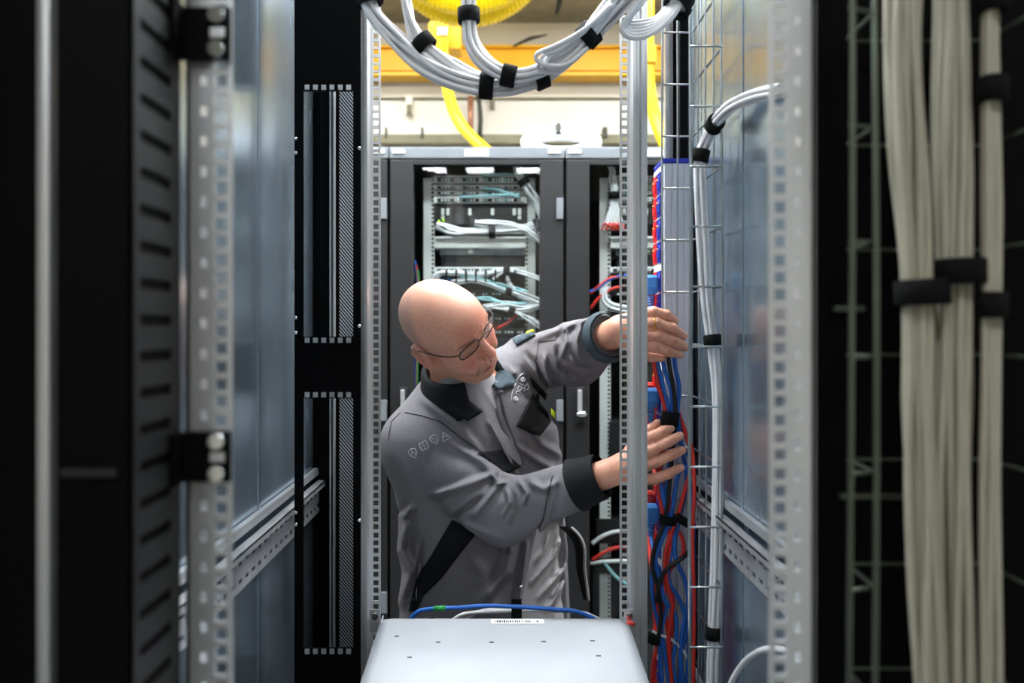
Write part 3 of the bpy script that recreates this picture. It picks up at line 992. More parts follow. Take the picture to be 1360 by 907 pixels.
cord(C([(899, 545, 1.475), (908, 572, 1.47), (919, 596, 1.45), (922, 640, 1.43), (920, 720, 1.43), (922, 800, 1.43), (921, 915, 1.43)]), 'red', 'red cord running straight down at the tray wire', r=.0034, group=G)
cord(C([(916, 640, 1.45), (921, 690, 1.44), (921, 760, 1.45), (916, 830, 1.46), (912, 915)]), 'blue', 'blue cord hanging loose along the tray wire', r=.0036, group=G)
cord(C([(924, 722, 1.44), (910, 738), (897, 747), (885, 756), (877, 770), (871, 800)], -.010), 'blackcable', 'black cord crossing the others below the second strap', group=G)
cord(C([(866, 838), (874, 842), (889, 848), (902, 858), (920, 885, 1.47), (930, 915, 1.47)], -.004), 'cable', 'thin white lead crossing behind the cords at the bottom', r=.003, group='white leads at the bottom')
cord(C([(900, 870, 1.49), (915, 878, 1.49), (926, 893, 1.47), (934, 915, 1.46)], 0), 'cable', 'thin white lead curving to the tray at the lower right', r=.003, group='white leads at the bottom')

for (x, y, rx, ry_, w, lb) in ((890, 556, .021, .014, .028, 'black strap around the cords held between the two hands'),
                              (888, 690, .020, .014, .018, 'black strap around the cords below the lower hand'),
                              (869, 848, .010, .010, .020, 'small black strap on the cords near the server edge')):
    q = P(x, y, CY - .002)
    tag(strap_mesh(q, Vector((.15, 0, 1)), rx * .92, w, ry_).build('cable_strap', 'velcro'), lb, 'cable strap')
# the loose tongue of the second strap reaching over to the tray
tag(MB().tube(smooth_path([P(898, 686, 1.445), P(908, 692, 1.443), P(921, 699, 1.444)], 6), [.009] * 13, 6).build('cable_strap', 'velcro'), 'loose black strap tongue reaching from the cords to the tray', 'cable strap')

# cables lying along the back of the server
cb = thing('network_cable', P(610, 810, 1.44), 'blue network cable lying along the back edge of the server', 'cable')
pth = smooth_path([P(545, 822, 1.44), P(556, 812, 1.44), P(575, 808.5, 1.44), P(610, 807, 1.44), P(645, 804.5, 1.44), P(690, 806, 1.44), P(735, 809, 1.44), P(765, 812, 1.44), P(790, 822, 1.44)], 8)
MB().tube(pth, .0042, 8).build('jacket', 'blue', cb)
MB().tube([P(576, 808.4, 1.44), P(592, 807.4, 1.44)], .0052, 8).build('marker', 'greentape', cb)
wb = thing('patch_cables', P(660, 814, 1.46), 'thin white patch cables lying behind the blue cable on the server', 'cables')
for k in range(4):
    MB().tube(smooth_path([P(600 + k * 6, 824, 1.45 + k * .006), P(618 + k * 5, 815 - k * .5, 1.45 + k * .006), P(660, 812 - k, 1.45 + k * .006), P(720, 811 - k, 1.45 + k * .006), P(770, 813, 1.45 + k * .006), P(800 - 6 * k, 824, 1.45 + k * .006)], 6), .0034, 6).build('cable', 'cable', wb)
tag(strap_mesh(P(686, 811, 1.452), Vector((1, 0, 0)), .016, .020, .014).build('cable_strap', 'velcro'), 'black strap around the cables on the back of the server', 'cable strap')

# ------------------------------------------------------------------ the row of glass-fronted racks across the aisle
DY = 2.56
T2 = P(0, 195, DY).z
TF = P(0, 211, DY).z
BACKY = 3.50


def XD(px, Y=DY):
    return (px - VX) * Y / F


def far_rack(pl, label, grp='glass-fronted racks across the aisle'):
    x0, x1 = XD(pl + 1), XD(pl + 233.5)
    t = thing('glass_door_rack', ((x0 + x1) / 2, DY + .4, 0), label, 'rack', grp)
    MB().box((x0, DY + .045, .1), (x0 + .012, BACKY, T2 - .004)).build('side_wall', 'charcoal', t)
    MB().box((x1 - .012, DY + .045, .1), (x1, BACKY, T2 - .004)).build('side_wall', 'charcoal', t)
    MB().box((x0 + .012, BACKY - .02, .1), (x1 - .012, BACKY, T2 - .004)).build('back_wall', 'charcoal', t)
    MB().box((x0 + .012, DY + .05, T2 - .03), (x1 - .012, BACKY - .02, T2 - .004)).build('top_plate', 'topgrey', t)
    MB().box((x0, DY + .02, 0), (x1, BACKY, .1)).build('plinth', 'dark', t)
    fa = MB().box((x0, DY + .0, TF + .002), (x1, DY + .045, T2), .004).build('top_fascia', 'topgrey', t)
    for (a, b, c, d_) in ((101, 133, 198.5, 207.5),):
        MB().box((XD(pl + a), DY - .0015, P(0, d_, DY).z), (XD(pl + b), DY + .002, P(0, c, DY).z), .001).build('name_plate', 'paper', fa)
    for (a, b) in ((5, 22), (212, 229)):
        MB().box((XD(pl + a), DY - .004, P(0, 204, DY).z), (XD(pl + b), DY + .002, P(0, 199, DY).z), .002).build('catch', 'white', fa)
    # door: four frame bars, pane, hinges, handle
    zb, zt2 = .115, TF - .002
    wx0, wx1 = XD(pl + 33), XD(pl + 201)
    wz1, wz0 = P(0, 218.5, DY).z, .42
    dr = MB().box((x0 + .003, DY, zb), (wx0, DY + .035, zt2), .004).build('door', 'charcoal', t)
    MB().box((wx1, DY, zb), (x1 - .003, DY + .035, zt2), .004).build('door_stile', 'charcoal', dr)
    MB().box((wx0, DY + .001, wz1), (wx1, DY + .034, zt2), .002).build('door_rail', 'charcoal', dr)
    MB().box((wx0, DY + .001, zb), (wx1, DY + .034, wz0), .002).build('door_rail', 'charcoal', dr)
    MB().box((wx0 - .006, DY + .012, wz0 - .006), (wx1 + .006, DY + .015, wz1 + .006)).build('pane', 'glass', dr)
    for y in (277, 545, 800):
        MB().box((XD(pl + 223), DY - .006, P(0, y + 14, DY).z), (XD(pl + 232), DY + .002, P(0, y - 14, DY).z), .002).build('hinge', 'topgrey', dr)
    hx = XD(pl + 20)
    h = MB().box((hx - .017, DY - .008, P(0, 562, DY).z), (hx + .017, DY + .002, P(0, 514, DY).z), .004).build('handle', 'charcoal', dr)
    MB().box((hx - .008, DY - .022, P(0, 546, DY).z), (hx + .006, DY - .006, P(0, 517, DY).z), .004).build('lever', 'galv', h)
    MB().ball((hx + .004, DY - .022, P(0, 549, DY).z), (.020, .012, .011), 12, 8).build('knob', 'chrome', h)
    # inner mounting rails
    ry_ = 2.66
    for (a, b, hc) in ((46, 61, 58.6), (181, 195, 183.4)):
        xa, xb = sorted((XD(pl + a + .5, ry_), XD(pl + b, ry_)))
        hcx = XD(pl + hc, ry_)
        MB().holed_strip(xa, xb, ry_, ry_ + .003, .2, [.01482] * int((T2 - .08 - .2) / .01482), .008, .008, xc=hcx).build('mounting_rail', 'white', t)
    return t


far_rack(516 - 234, 'leftmost dark rack, only a strip of its door edge showing beside the left rail')
far_rack(516, 'middle dark rack with a glass door, right behind the man')
far_rack(750, 'dark glass-fronted rack at the right, behind the right rail and power strip')
far_rack(984, 'dark rack at the far right, behind the foreground side panel')

EY = 2.645


def unit_box(name, x0, x1, y0, y1, m, label, cat, group=None, Y=EY, depth=.25):
    a, b = P(x0, y1, Y), P(x1, y0, Y)
    t = thing(name, ((a.x + b.x) / 2, Y, a.z), label, cat, group)
    MB().box((a.x, Y, a.z), (b.x, Y + depth, b.z), .002).build('case', m, t)
    return t


def patch_panel(x0, x1, y0, y1, label, group, n=4, Y=EY, mface='white'):
    t = unit_box('patch_bay', x0, x1, y0, y1, mface, label, 'patch panel', group, Y, .05)
    w = (x1 - x0 - 6) / n
    for i in range(n):
        xa = x0 + 3 + i * w + w * .06
        xb = x0 + 3 + (i + 1) * w - w * .06
        hh = (y1 - y0)
        pb = MB().box(P(xa, y1 - hh * .18, Y - .004), P(xb, y0 + hh * .3, Y + .001), .001).build('port_block', 'dark', t)
        k = 6
        for j in range(k):
            xc = xa + (xb - xa) * (j + .5) / k
            if (i * 5 + j * 3) % 4 != 0:
                MB().box(P(xc - 1.3, y1 - hh * .28, Y - .010), P(xc + 1.3, y0 + hh * .42, Y - .003), .001).build('port', 'white' if (i + j) % 3 else 'teal', pb)
    return t


def loose(name, pts, r, m, label, group, cat='cable', Y=2.63, sides=6):
    return tag(MB().tube(smooth_path([P(a[0], a[1], a[2] if len(a) > 2 else Y) for a in pts], 7), r, sides).build(name, m), label, cat, group)


def racked(pl, tagname):
    """equipment in one far rack; pl is the rack's left edge in the picture"""
    q = lambda x: pl + x
    gp = 'patch panels in the ' + tagname
    patch_panel(q(60), q(184), 233, 243, 'topmost patch panel in the ' + tagname, gp)
    patch_panel(q(60), q(184), 245.5, 252, 'second patch panel from the top in the ' + tagname, gp)
    patch_panel(q(60), q(184), 253.5, 259, 'third patch panel from the top in the ' + tagname, gp)
    patch_panel(q(60), q(184), 261, 269.5, 'fourth patch panel, above the black switch, in the ' + tagname, gp)
    s = unit_box('network_switch', q(60), q(184), 271, 298, 'dark', 'black network switch with a row of white vents in the ' + tagname, 'network switch', Y=EY + .01)
    for x in (72, 79, 108, 138, 167, 174):
        for yy in (279, 283.5, 289):
            if yy == 289 and x not in (72, 174):
                continue
            MB().box(P(q(x) - 2.2, yy + 2, EY + .003), P(q(x) + 2.2, yy - 2, EY + .011), .002).build('vent', 'white', s)
    for (x, y) in ((67, 293.5), (73, 292.5), (65, 302)):
        MB().ball(P(q(x), y, EY), .004, 6, 5).build('status_light', 'led', s)
    sh = unit_box('cable_shelf', q(61), q(183), 315, 329, 'white', 'white blank shelf front under the cable bundle in the ' + tagname, 'shelf', Y=EY - .01)
    MB().box(P(q(61), 316.5, EY - .022), P(q(183), 314.5, EY - .009), .001).build('lip', 'white', sh)
    ds = unit_box('drawer_unit', q(68), q(180), 330.5, 339, 'topgrey', 'grey drawer front below the white shelf in the ' + tagname, 'drawer', Y=EY + .02)
    MB().ball(P(q(109), 334, EY + .015), (.012, .006, .008)).build('knob', 'white', ds)
    unit_box('shade_gap', q(70), q(176), 341, 353, 'plum', 'dark box standing in for the shaded gap below the grey drawer in the ' + tagname, 'shade gap', Y=EY + .03)  # dark box painted in place of the shade between units
    patch_panel(q(60), q(184), 354.5, 362, 'patch panel right under the dark shaded gap in the ' + tagname, gp)
    for j, (a, b) in enumerate(((386, 394), (402, 410), (418, 427), (436, 445))):
        patch_panel(q(60), q(184), a, b, ('fifth', 'sixth', 'seventh', 'lowest visible')[j] + ' patch panel counted down, among the cable loops of the ' + tagname, gp, Y=EY + .01, mface='dark')
    # cable rings
    for j in range(4):
        x = 86 + 26 * j
        t = thing('cable_ring', P(q(x), 366, EY), 'black cable ring %s in the %s' % (('at the left end of the ring row', 'second from the left of the ring row', 'third from the left of the ring row', 'at the right end of the ring row')[j], tagname), 'cable ring', 'cable rings')
        MB().tube([P(q(x) - 9, 359, EY - .002), P(q(x) - 9, 359, EY - .05), P(q(x) - 9, 374, EY - .05), P(q(x) + 4, 374, EY - .05), P(q(x) + 4, 359, EY - .05), P(q(x) + 4, 359, EY - .002)], .004, 6).build('ring', 'black', t)
    unit_box('patch_switch', q(60), q(184), 450, 476, 'dark', 'lower black switch behind the man in the ' + tagname, 'network switch')
    unit_box('power_supply', q(60), q(184), 560, 640, 'charcoal', 'dark grey power supply box low in the ' + tagname, 'power supply')


racked(516, 'middle rack')
racked(750, 'right rack')

# bundles in the middle rack
def B(pts, count, R, label, m='cable', straps=(), r=.0035, group='white bundles in the middle rack'):
    return bundle('cable_bundle', [P(a[0], a[1], a[2] if len(a) > 2 else 2.62) for a in pts], count, R, r, label, group, m=m, straps=straps, seg=5, sides=6, loose=.18)


B([(579, 299), (600, 306), (635, 308), (680, 306), (700, 303), (722, 296), (740, 290)], 8, .020, 'white cable bundle running along the white shelf of the middle rack', straps=(.42, .78))
B([(631, 296), (650, 297), (672, 299), (690, 303), (705, 308), (722, 322), (734, 336)], 6, .015, 'white cable fan dipping to the right above the white shelf in the middle rack', straps=())
B([(684, 214), (690, 232), (700, 248), (712, 268), (724, 292)], 7, .016, 'white bundle slanting down at the upper right of the middle rack', straps=(.42,))
B([(578, 372), (584, 364), (605, 364), (640, 366), (668, 360), (690, 363), (720, 372), (735, 376)], 5, .015, 'upper white cable loop above the bald head', straps=(.62,))
B([(600, 376), (625, 372), (650, 378), (672, 386), (690, 390), (718, 402), (700, 408), (672, 404), (640, 410)], 5, .012, 'white cable loop turning back at the door edge beside the head', straps=(.42,))
B([(655, 372), (668, 362), (676, 378), (690, 395), (716, 402), (716, 406), (695, 412), (670, 410)], 4, .010, 'white cable loop nearest the glass beside the head', straps=())
B([(650, 408), (676, 412), (690, 418), (712, 430), (730, 442)], 4, .011, 'short white bundle slanting down to the shoulder patch', straps=(.3,))
B([(612, 368), (640, 372), (665, 380), (685, 386), (700, 388)], 4, .011, 'pale teal cable bundle crossing above the forehead', m='teal', straps=())
B([(625, 397), (650, 398), (675, 404), (700, 403)], 4, .009, 'pale teal cable bundle beside the right lens', m='teal', straps=())
for k, (mm, nm) in enumerate((('blue', 'blue'), ('red', 'red'), ('greentape', 'green'))):
    loose('patch_cable', [(551 + k, 346 + 6 * k), (553 + k, 362), (554 + k, 380), (553 + k, 420), (552 + k, 500), (553, 520)], .0045, mm, nm + ' patch cable hanging at the left door edge behind the head', 'coloured cables at the door edge', Y=2.62)
for k, (pts, mm) in enumerate((([(690, 415), (675, 428), (660, 436)], 'red'), ([(600, 378), (596, 371), (586, 370)], 'blue'), ([(640, 250), (660, 252), (690, 262)], 'teal'), ([(610, 262), (650, 260), (690, 258)], 'teal'), ([(640, 233), (672, 231), (700, 236)], 'teal'))):
    loose('patch_cable', pts, .005, mm, ('short red patch cable below the right lens', 'short blue patch cable over the top of the head', 'upper teal patch cable across the panels of the middle rack', 'lower teal patch cable across the panels of the middle rack', 'topmost teal patch cable in the middle rack')[k], 'loose patch cables in the middle rack', Y=2.63)

# bundles in the right rack
GR = 'cables in the right rack'
B([(808, 214), (814, 230), (816, 248), (816, 262)], 8, .016, 'white bundle coming down at the top of the right rack', straps=(.96,), group=GR)
fan = thing('cable_fan', P(816, 264, 2.62), 'white cables fanning out below the strap in the right rack', 'cables', GR)
for k in range(7):
    MB().tube(smooth_path([P(813 + k, 264, 2.62), P(809 + k * 2.2, 282, 2.62), P(803 + k * 4, 298, 2.62), P(802 + k * 4, 306, 2.62)], 7), .0042, 6).build('cable', 'cable', fan)
fan = thing('cable_fan', P(800, 306, 2.615), 'tangle of red cables at the foot of the white fan in the right rack', 'cables', GR)
for k in range(4):
    MB().tube(smooth_path([P(799 + 6 * k, 306, 2.612), P(803 + 6 * k, 297, 2.612), P(810 + 6 * k, 300, 2.608), P(818 + 4 * k, 305, 2.612)], 7), .0035, 6).build('cable', 'red', fan)
for k, (pts, mm, lb) in enumerate((
        ([(783, 388), (795, 382), (810, 371), (832, 366), (850, 372)], 'blue', 'blue cable arching over in the right rack'),
        ([(783, 390), (797, 379), (812, 369), (835, 369), (852, 378)], 'red', 'red cable arching over beside the blue one in the right rack'),
        ([(784, 410), (795, 396), (812, 384), (830, 380)], 'red', 'red cable rising above the raised sleeve'),
        ([(803, 384), (800, 396), (806, 406), (822, 412), (845, 414)], 'cable', 'white cable loop above the raised sleeve'),
        ([(806, 382), (804, 393), (810, 402), (826, 407), (848, 408)], 'cable', 'second white cable loop above the raised sleeve'),
        ([(786, 744), (800, 735), (815, 728), (835, 727)], 'red', 'red cable low in the right rack below the cuff'),
        ([(786, 722), (800, 712), (818, 706), (840, 706)], 'cable', 'white cable loop low in the right rack'),
        ([(800, 744), (806, 752), (818, 766), (836, 778)], 'teal', 'pale teal cable loop low in the right rack'),
        ([(784, 748), (800, 746), (820, 745), (845, 745)], 'cable', 'thick white cable low in the right rack'))):
    loose('patch_cable', pts, .007 if k > 2 else .006, mm, lb, GR, Y=2.615)
unit_box('rack_tray', 792, 934, 690, 722, 'dark', 'dark tray low in the right rack, below the cuff', 'tray')
unit_box('rack_tray', 792, 934, 742, 762, 'dark', 'dark tray lowest in the right rack', 'tray', Y=EY + .01)

# coil of white cable resting on the racks
co = thing('cable_coil', Vector((XD(745, 2.8), 2.8, T2)), 'coil of white cable standing on top of the middle rack', 'cable coil')
for k in range(18):
    cx, cz = XD(745, 2.8), T2 + .0715
    a, b = .146 - .013 * (k % 6) - .003 * (k // 6), .0655 - .0095 * (k % 6)
    yo = 2.79 + .012 * (k // 6) + .004 * (k % 3)
    MB().tube([(cx + a * math.cos(2 * math.pi * i / 40), yo, cz + b * math.sin(2 * math.pi * i / 40)) for i in range(41)], .0055, 6, False).build('turn', 'cable', co)
q = Vector((XD(741, 2.8), 2.797, T2 + .125))
MB().box((q.x - .008, q.y - .03, q.z - .022), (q.x + .008, q.y + .03, q.z + .014), .004).build('tie', 'hose', co)

# ------------------------------------------------------------------ the man: smooth distance fields turned into meshes
def smin(a, b, k):
    if k <= 0:
        return np.minimum(a, b)
    h = np.clip(.5 + .5 * (b - a) / k, 0, 1)
    return b + (a - b) * h - k * h * (1 - h)


def smax(a, b, k):
    return -smin(-a, -b, k)


def ell(c, r, R=None):
    c = np.array(c, float)
    r = np.array(r, float)

    def f(p):
        q = p - c
        if R is not None:
            q = q @ R
        k0 = np.sqrt(((q / r) ** 2).sum(1))
        k1 = np.sqrt(((q / r ** 2) ** 2).sum(1)) + 1e-9
        return k0 * (k0 - 1) / k1
    f.c, f.R = c, float(r.max())
    return f


def cap(a, b, r1, r2):
    a = np.array(a, float)
    b = np.array(b, float)
    ab = b - a
    L2 = (ab ** 2).sum() + 1e-12

    def f(p):
        t = np.clip(((p - a) @ ab) / L2, 0, 1)
        d = p - a - t[:, None] * ab
        return np.sqrt((d ** 2).sum(1)) - (r1 + (r2 - r1) * t)
    f.c, f.R = (a + b) / 2, math.sqrt(L2) / 2 + max(r1, r2)
    return f


class Field:
    """ordered list of (op, primitive, blend) ; op '+' or '-'"""
    def __init__(self):
        self.items = []

    def add(self, f, k=.01, op='+'):
        self.items.append((op, f, k))
        return self

    def sub(self, f, k=.005):
        return self.add(f, k, '-')

    def ev(self, p, items=None):
        d = np.full(len(p), 1.0)
        for op, f, k in (self.items if items is None else items):
            q = f(p)
            d = smin(d, q, k) if op == '+' else smax(d, -q, k)
        return d

    def near(self, c, rad):
        return [it for it in self.items if np.linalg.norm(it[1].c - c) < it[1].R + rad + it[2] * 1.5 + .01]


def polygonise(field, lo, hi, h, blk=16, post=None):
    """sparse surface nets"""
    lo = np.array(lo, float)
    hi = np.array(hi, float)
    nb = np.ceil((hi - lo) / (h * blk)).astype(int)
    NJ, NK = nb[1] * blk + 2, nb[2] * blk + 2
    g = np.arange(blk + 1)
    G = np.stack(np.meshgrid(g, g, g, indexing='ij'), -1).reshape(-1, 3)
    rad = h * blk * .87
    keys, verts, quads = [], [], []
    corners = [(i, j, k) for i in (0, 1) for j in (0, 1) for k in (0, 1)]
    edges = [(a, b) for a in range(8) for b in range(a + 1, 8) if sum(abs(corners[a][q] - corners[b][q]) for q in range(3)) == 1]
    for bi in range(nb[0]):
        for bj in range(nb[1]):
            for bk in range(nb[2]):
                base = np.array((bi, bj, bk)) * blk
                cen = lo + (base + blk / 2) * h
                it = field.near(cen, rad)
                if not any(x[0] == '+' for x in it):
                    continue
                dc = field.ev(cen[None], it)[0]
                if abs(dc) > rad * 1.6 + .02:
                    continue
                P_ = lo + (base + G) * h
                D = field.ev(P_, it)
                if post is not None:
                    D = post(P_, D)
                D = D.reshape(blk + 1, blk + 1, blk + 1)
                S = D < 0
                if S.all() or not S.any():
                    continue
                cs = [D[i:i + blk, j:j + blk, k:k + blk] for i, j, k in corners]
                ss = [c < 0 for c in cs]
                cnt = sum(s.astype(np.int8) for s in ss)
                act = (cnt > 0) & (cnt < 8)
                ai = np.argwhere(act)
                cv = np.stack([c[act] for c in cs], 1)
                acc = np.zeros((len(ai), 3))
                num = np.zeros(len(ai))
                for a, b in edges:
                    va, vb = cv[:, a], cv[:, b]
                    x = (va < 0) != (vb < 0)
                    t = np.where(x, va / (va - vb + 1e-20), 0)
                    pa, pb = np.array(corners[a], float), np.array(corners[b], float)
                    acc += np.where(x[:, None], pa + t[:, None] * (pb - pa), 0)
                    num += x
                gi = ai + base
                keys.append((gi[:, 0].astype(np.int64) * NJ + gi[:, 1]) * NK + gi[:, 2])
                verts.append(lo + (gi + acc / num[:, None]) * h)
                for ax in range(3):
                    sl = [slice(0, blk)] * 3
                    s2 = [slice(0, blk)] * 3
                    s2[ax] = slice(1, blk + 1)
                    A, B_ = S[tuple(sl)], S[tuple(s2)]
                    e = np.argwhere(A != B_)
                    if len(e) == 0:
                        continue
                    flip = A[tuple(e.T)]
                    e = e + base
                    u, w = [(1, 2), (2, 0), (0, 1)][ax]

                    def key(du, dw):
                        q = e.copy()
                        q[:, u] -= du
                        q[:, w] -= dw
                        return (q[:, 0].astype(np.int64) * NJ + q[:, 1]) * NK + q[:, 2]
                    qd = np.stack([key(1, 1), key(0, 1), key(0, 0), key(1, 0)], 1)
                    qd[~flip] = qd[~flip][:, ::-1]
                    quads.append(qd)
    keys = np.concatenate(keys)
    verts = np.concatenate(verts)
    quads = np.concatenate(quads)
    o = np.argsort(keys)
    keys, verts = keys[o], verts[o]
    idx = np.searchsorted(keys, quads).clip(0, len(keys) - 1)
    ok = (keys[idx] == quads).all(1)
    idx = idx[ok]
    return verts, idx


def mesh_from(name, V, Q, m, smooth_it=1):
    if smooth_it:
        # light Laplacian relaxation
        for _ in range(smooth_it):
            acc = np.zeros_like(V)
            cn = np.zeros(len(V))
            for a, b in ((0, 1), (1, 2), (2, 3), (3, 0)):
                np.add.at(acc, Q[:, a], V[Q[:, b]])
                np.add.at(acc, Q[:, b], V[Q[:, a]])
                np.add.at(cn, Q[:, a], 1)
                np.add.at(cn, Q[:, b], 1)
            V = V * .5 + .5 * acc / np.maximum(cn, 1)[:, None]
    me = bpy.data.meshes.new(name)
    me.vertices.add(len(V))
    me.vertices.foreach_set('co', V.astype(np.float32).ravel())
    me.loops.add(len(Q) * 4)
    me.loops.foreach_set('vertex_index', Q.astype(np.int32).ravel())
    me.polygons.add(len(Q))
    me.polygons.foreach_set('loop_start', np.arange(0, len(Q) * 4, 4, dtype=np.int32))
    me.polygons.foreach_set('loop_total', np.full(len(Q), 4, dtype=np.int32))
    me.polygons.foreach_set('use_smooth', np.ones(len(Q), dtype=bool))
    me.update(calc_edges=True)
    me.validate()
    me.materials.append(M[m] if isinstance(m, str) else m)
    return me, V


def A3(v):
    return np.array((v[0], v[1], v[2]), float)


# ---- joints (his right arm is the one nearer the left of the picture)
HM = np.array([[0.572, 0.795, -0.202], [0.466, -0.518, -0.717], [0.675, -0.316, 0.667]])   # columns: his left, forward, up
HC = A3(P(594, 442, 1.57))
NECK = A3(P(617, 524, 1.705))
R_SH = A3(P(556, 590, 1.69))
R_EL = A3(P(668, 680, 1.575))
R_WR = A3(P(826, 622, 1.458))
L_SH = A3(P(706, 482, 1.88))
L_EL = A3(P(764, 470, 1.67))
L_WR = A3(P(824, 438, 1.462))
LH = np.array((.78, .62, 0.0))      # his left, level
FW = np.array((.62, -.78, 0.0))     # his front, level
CH0 = A3(P(632, 560, 1.78))
PEL = np.array((-.030, 1.83, CAMZ - .72))


def hl(x, y, z):
    """head coordinates in mm -> place"""
    return HC + HM @ (np.array((x, y, z), float) / 1000)


def head_prim(f):
    def g(p):
        q = (p - HC) @ HM
        q = q * 1000
        return f(q) / 1000
    g.c = HC + HM @ (f.c / 1000)
    g.R = f.R / 1000
    return g


def mir(f):
    """mirror in x for head primitives (mm)"""
    def g(q):
        w = q.copy()
        w[:, 0] = np.abs(w[:, 0])
        return f(w)
    g.c = np.array((0, f.c[1], f.c[2]))
    g.R = f.R + abs(f.c[0])
    return g


body = Field()
# head, in mm
H = lambda f, k, op='+': body.add(head_prim(f), k / 1000, op)
H(ell((0, -4, 46), (74, 93, 79)), 5)
H(ell((0, 38, 50), (60, 54, 52)), 22)
H(ell((0, 50, -6), (57, 44, 58)), 22)
H(ell((0, 42, -52), (53, 50, 38)), 22)
H(mir(cap((54, 6, -38), (28, 74, -76), 15, 14)), 20)
H(ell((0, 80, -80), (21, 17, 16)), 14)
H(mir(ell((41, 66, -12), (19, 17, 19))), 26)
H(mir(cap((10, 90, 41), (46, 74, 41), 8.5, 7.5)), 13)
H(mir(ell((31, 97, 25), (17, 13, 10.5))), 9, '-')
H(mir(ell((32, 76, 25), (14.5, 13.5, 13))), 4)
H(mir(cap((20, 88.5, 22.5), (32, 92.5, 19.5), 2.0, 2.2)), 1.5)   # lower edge of the lowered upper lid
H(mir(cap((32, 92.5, 19.5), (43, 85.5, 22), 2.2, 1.8)), 1.5)
H(mir(cap((19, 91, 33), (45, 84, 33), 1.5, 1.2)), 3, '-')
H(mir(cap((21, 84, 13), (42, 80, 14), 2.4, 2.4)), 8)           # lower lid bag
H(cap((0, 88, 34), (0, 112, -6), 7.5, 9.5), 9)
H(ell((0, 113, -9), (10.5, 11, 10)), 6)
H(mir(ell((12, 103, -14), (7.5, 10, 7.5))), 5)
H(mir(ell((6.5, 107, -21), (3.4, 5, 3.2))), 3, '-')
H(ell((0, 78, -46), (33, 23, 27)), 14)
H(mir(cap((23, 90, -52), (5, 100.5, -46.5), 2.6, 3.6)), 4)
H(mir(cap((22, 89.5, -54), (0, 99.5, -58), 2.8, 4.6)), 4)
H(mir(cap((27, 88, -54), (0, 105, -51.5), 1.9, 1.9)), 2, '-')
H(cap((0, 103, -30), (0, 104, -42), 1.8, 2.4), 4, '-')
H(ell((0, 98, -68), (16, 6, 4)), 7, '-')
H(mir(ell((38, 82, -30), (11, 12, 15))), 10)
H(mir(cap((17, 104, -13), (26, 97, -34), 3.4, 3.0)), 3.5, '-')
H(mir(cap((26, 97, -34), (33, 86, -58), 3.0, 2.0)), 3.5, '-')
H(mir(cap((9, 97, 52), (8, 98, 64), 1.2, .8)), 3, '-')
H(mir(cap((46, 74, 22), (58, 60, 24), 1.2, .8)), 3, '-')
# ears
eR = np.array([[1, 0, 0], [0, .97, -.24], [0, .24, .97]])
H(mir(ell((76, -8, 4), (8, 18, 31), eR)), 5)
H(mir(ell((86, -3, 2), (9, 10.5, 18), eR)), 3, '-')
H(mir(ell((82, -9, 18), (3, 9, 8), eR)), 3, '-')
H(mir(ell((77, 2, -22), (6, 8, 9))), 5)
H(mir(ell((76, 10, 2), (5, 5, 8))), 4)
hx_ = [(76, 9, 14), (79, 4, 25), (80, -8, 31), (80, -19, 25), (80, -24, 8), (79, -19, -12), (77, -6, -26)]
for i in range(len(hx_) - 1):
    H(mir(cap(hx_[i], hx_[i + 1], 4.0, 4.0)), 4)
# nape crease and neck
nk = [hl(0, -26, -20), hl(0, -30, -62) * .5 + (NECK + np.array((-.004, -.03, .09))) * .5, NECK]
body.add(cap(nk[0], nk[1], .056, .056), .02)
body.add(cap(nk[1], nk[2], .056, .062), .03)
# trunk and arms under the clothes
body.add(cap(NECK, R_SH, .058, .05), .05)
body.add(cap(NECK, L_SH, .058, .05), .05)
body.add(cap(CH0, CH0 + np.array((0, .01, -.12)), .11, .10), .06)
body.add(cap(R_SH, R_EL, .046, .038), .03)
body.add(cap(R_EL, R_WR, .038, .027), .02)
body.add(cap(L_SH, L_EL, .046, .038), .03)
body.add(cap(L_EL, L_WR, .038, .028), .02)


def hand(wr, knuck, fingers, thumb, palm_k=.012):
    """knuckles, fingers as point lists with radii"""
    mid = sum(knuck) / len(knuck)
    for kx in knuck:
        body.add(cap(wr, kx, .0215, .0125), palm_k)
    body.add(cap(wr * .55 + mid * .45, mid * .85 + wr * .15, .019, .014), .015)
    for pts, rs in fingers:
        for i in range(len(pts) - 1):
            body.add(cap(pts[i], pts[i + 1], rs[i] * 1.1, rs[i + 1] * 1.1), .0012 if i else .004)
            body.add(ell(pts[i] + np.array((0, -.0015, 0)), (rs[i] * 1.0, rs[i] * 1.14, rs[i] * 1.14)), .003)
            if i:
                pass
    for i in range(len(thumb[0]) - 1):
        body.add(cap(thumb[0][i], thumb[0][i + 1], thumb[1][i], thumb[1][i + 1]), .006 if i == 0 else .002)


HY = 1.443
q3 = lambda *a: [A3(P(x, y, Y)) for x, y, Y in a]
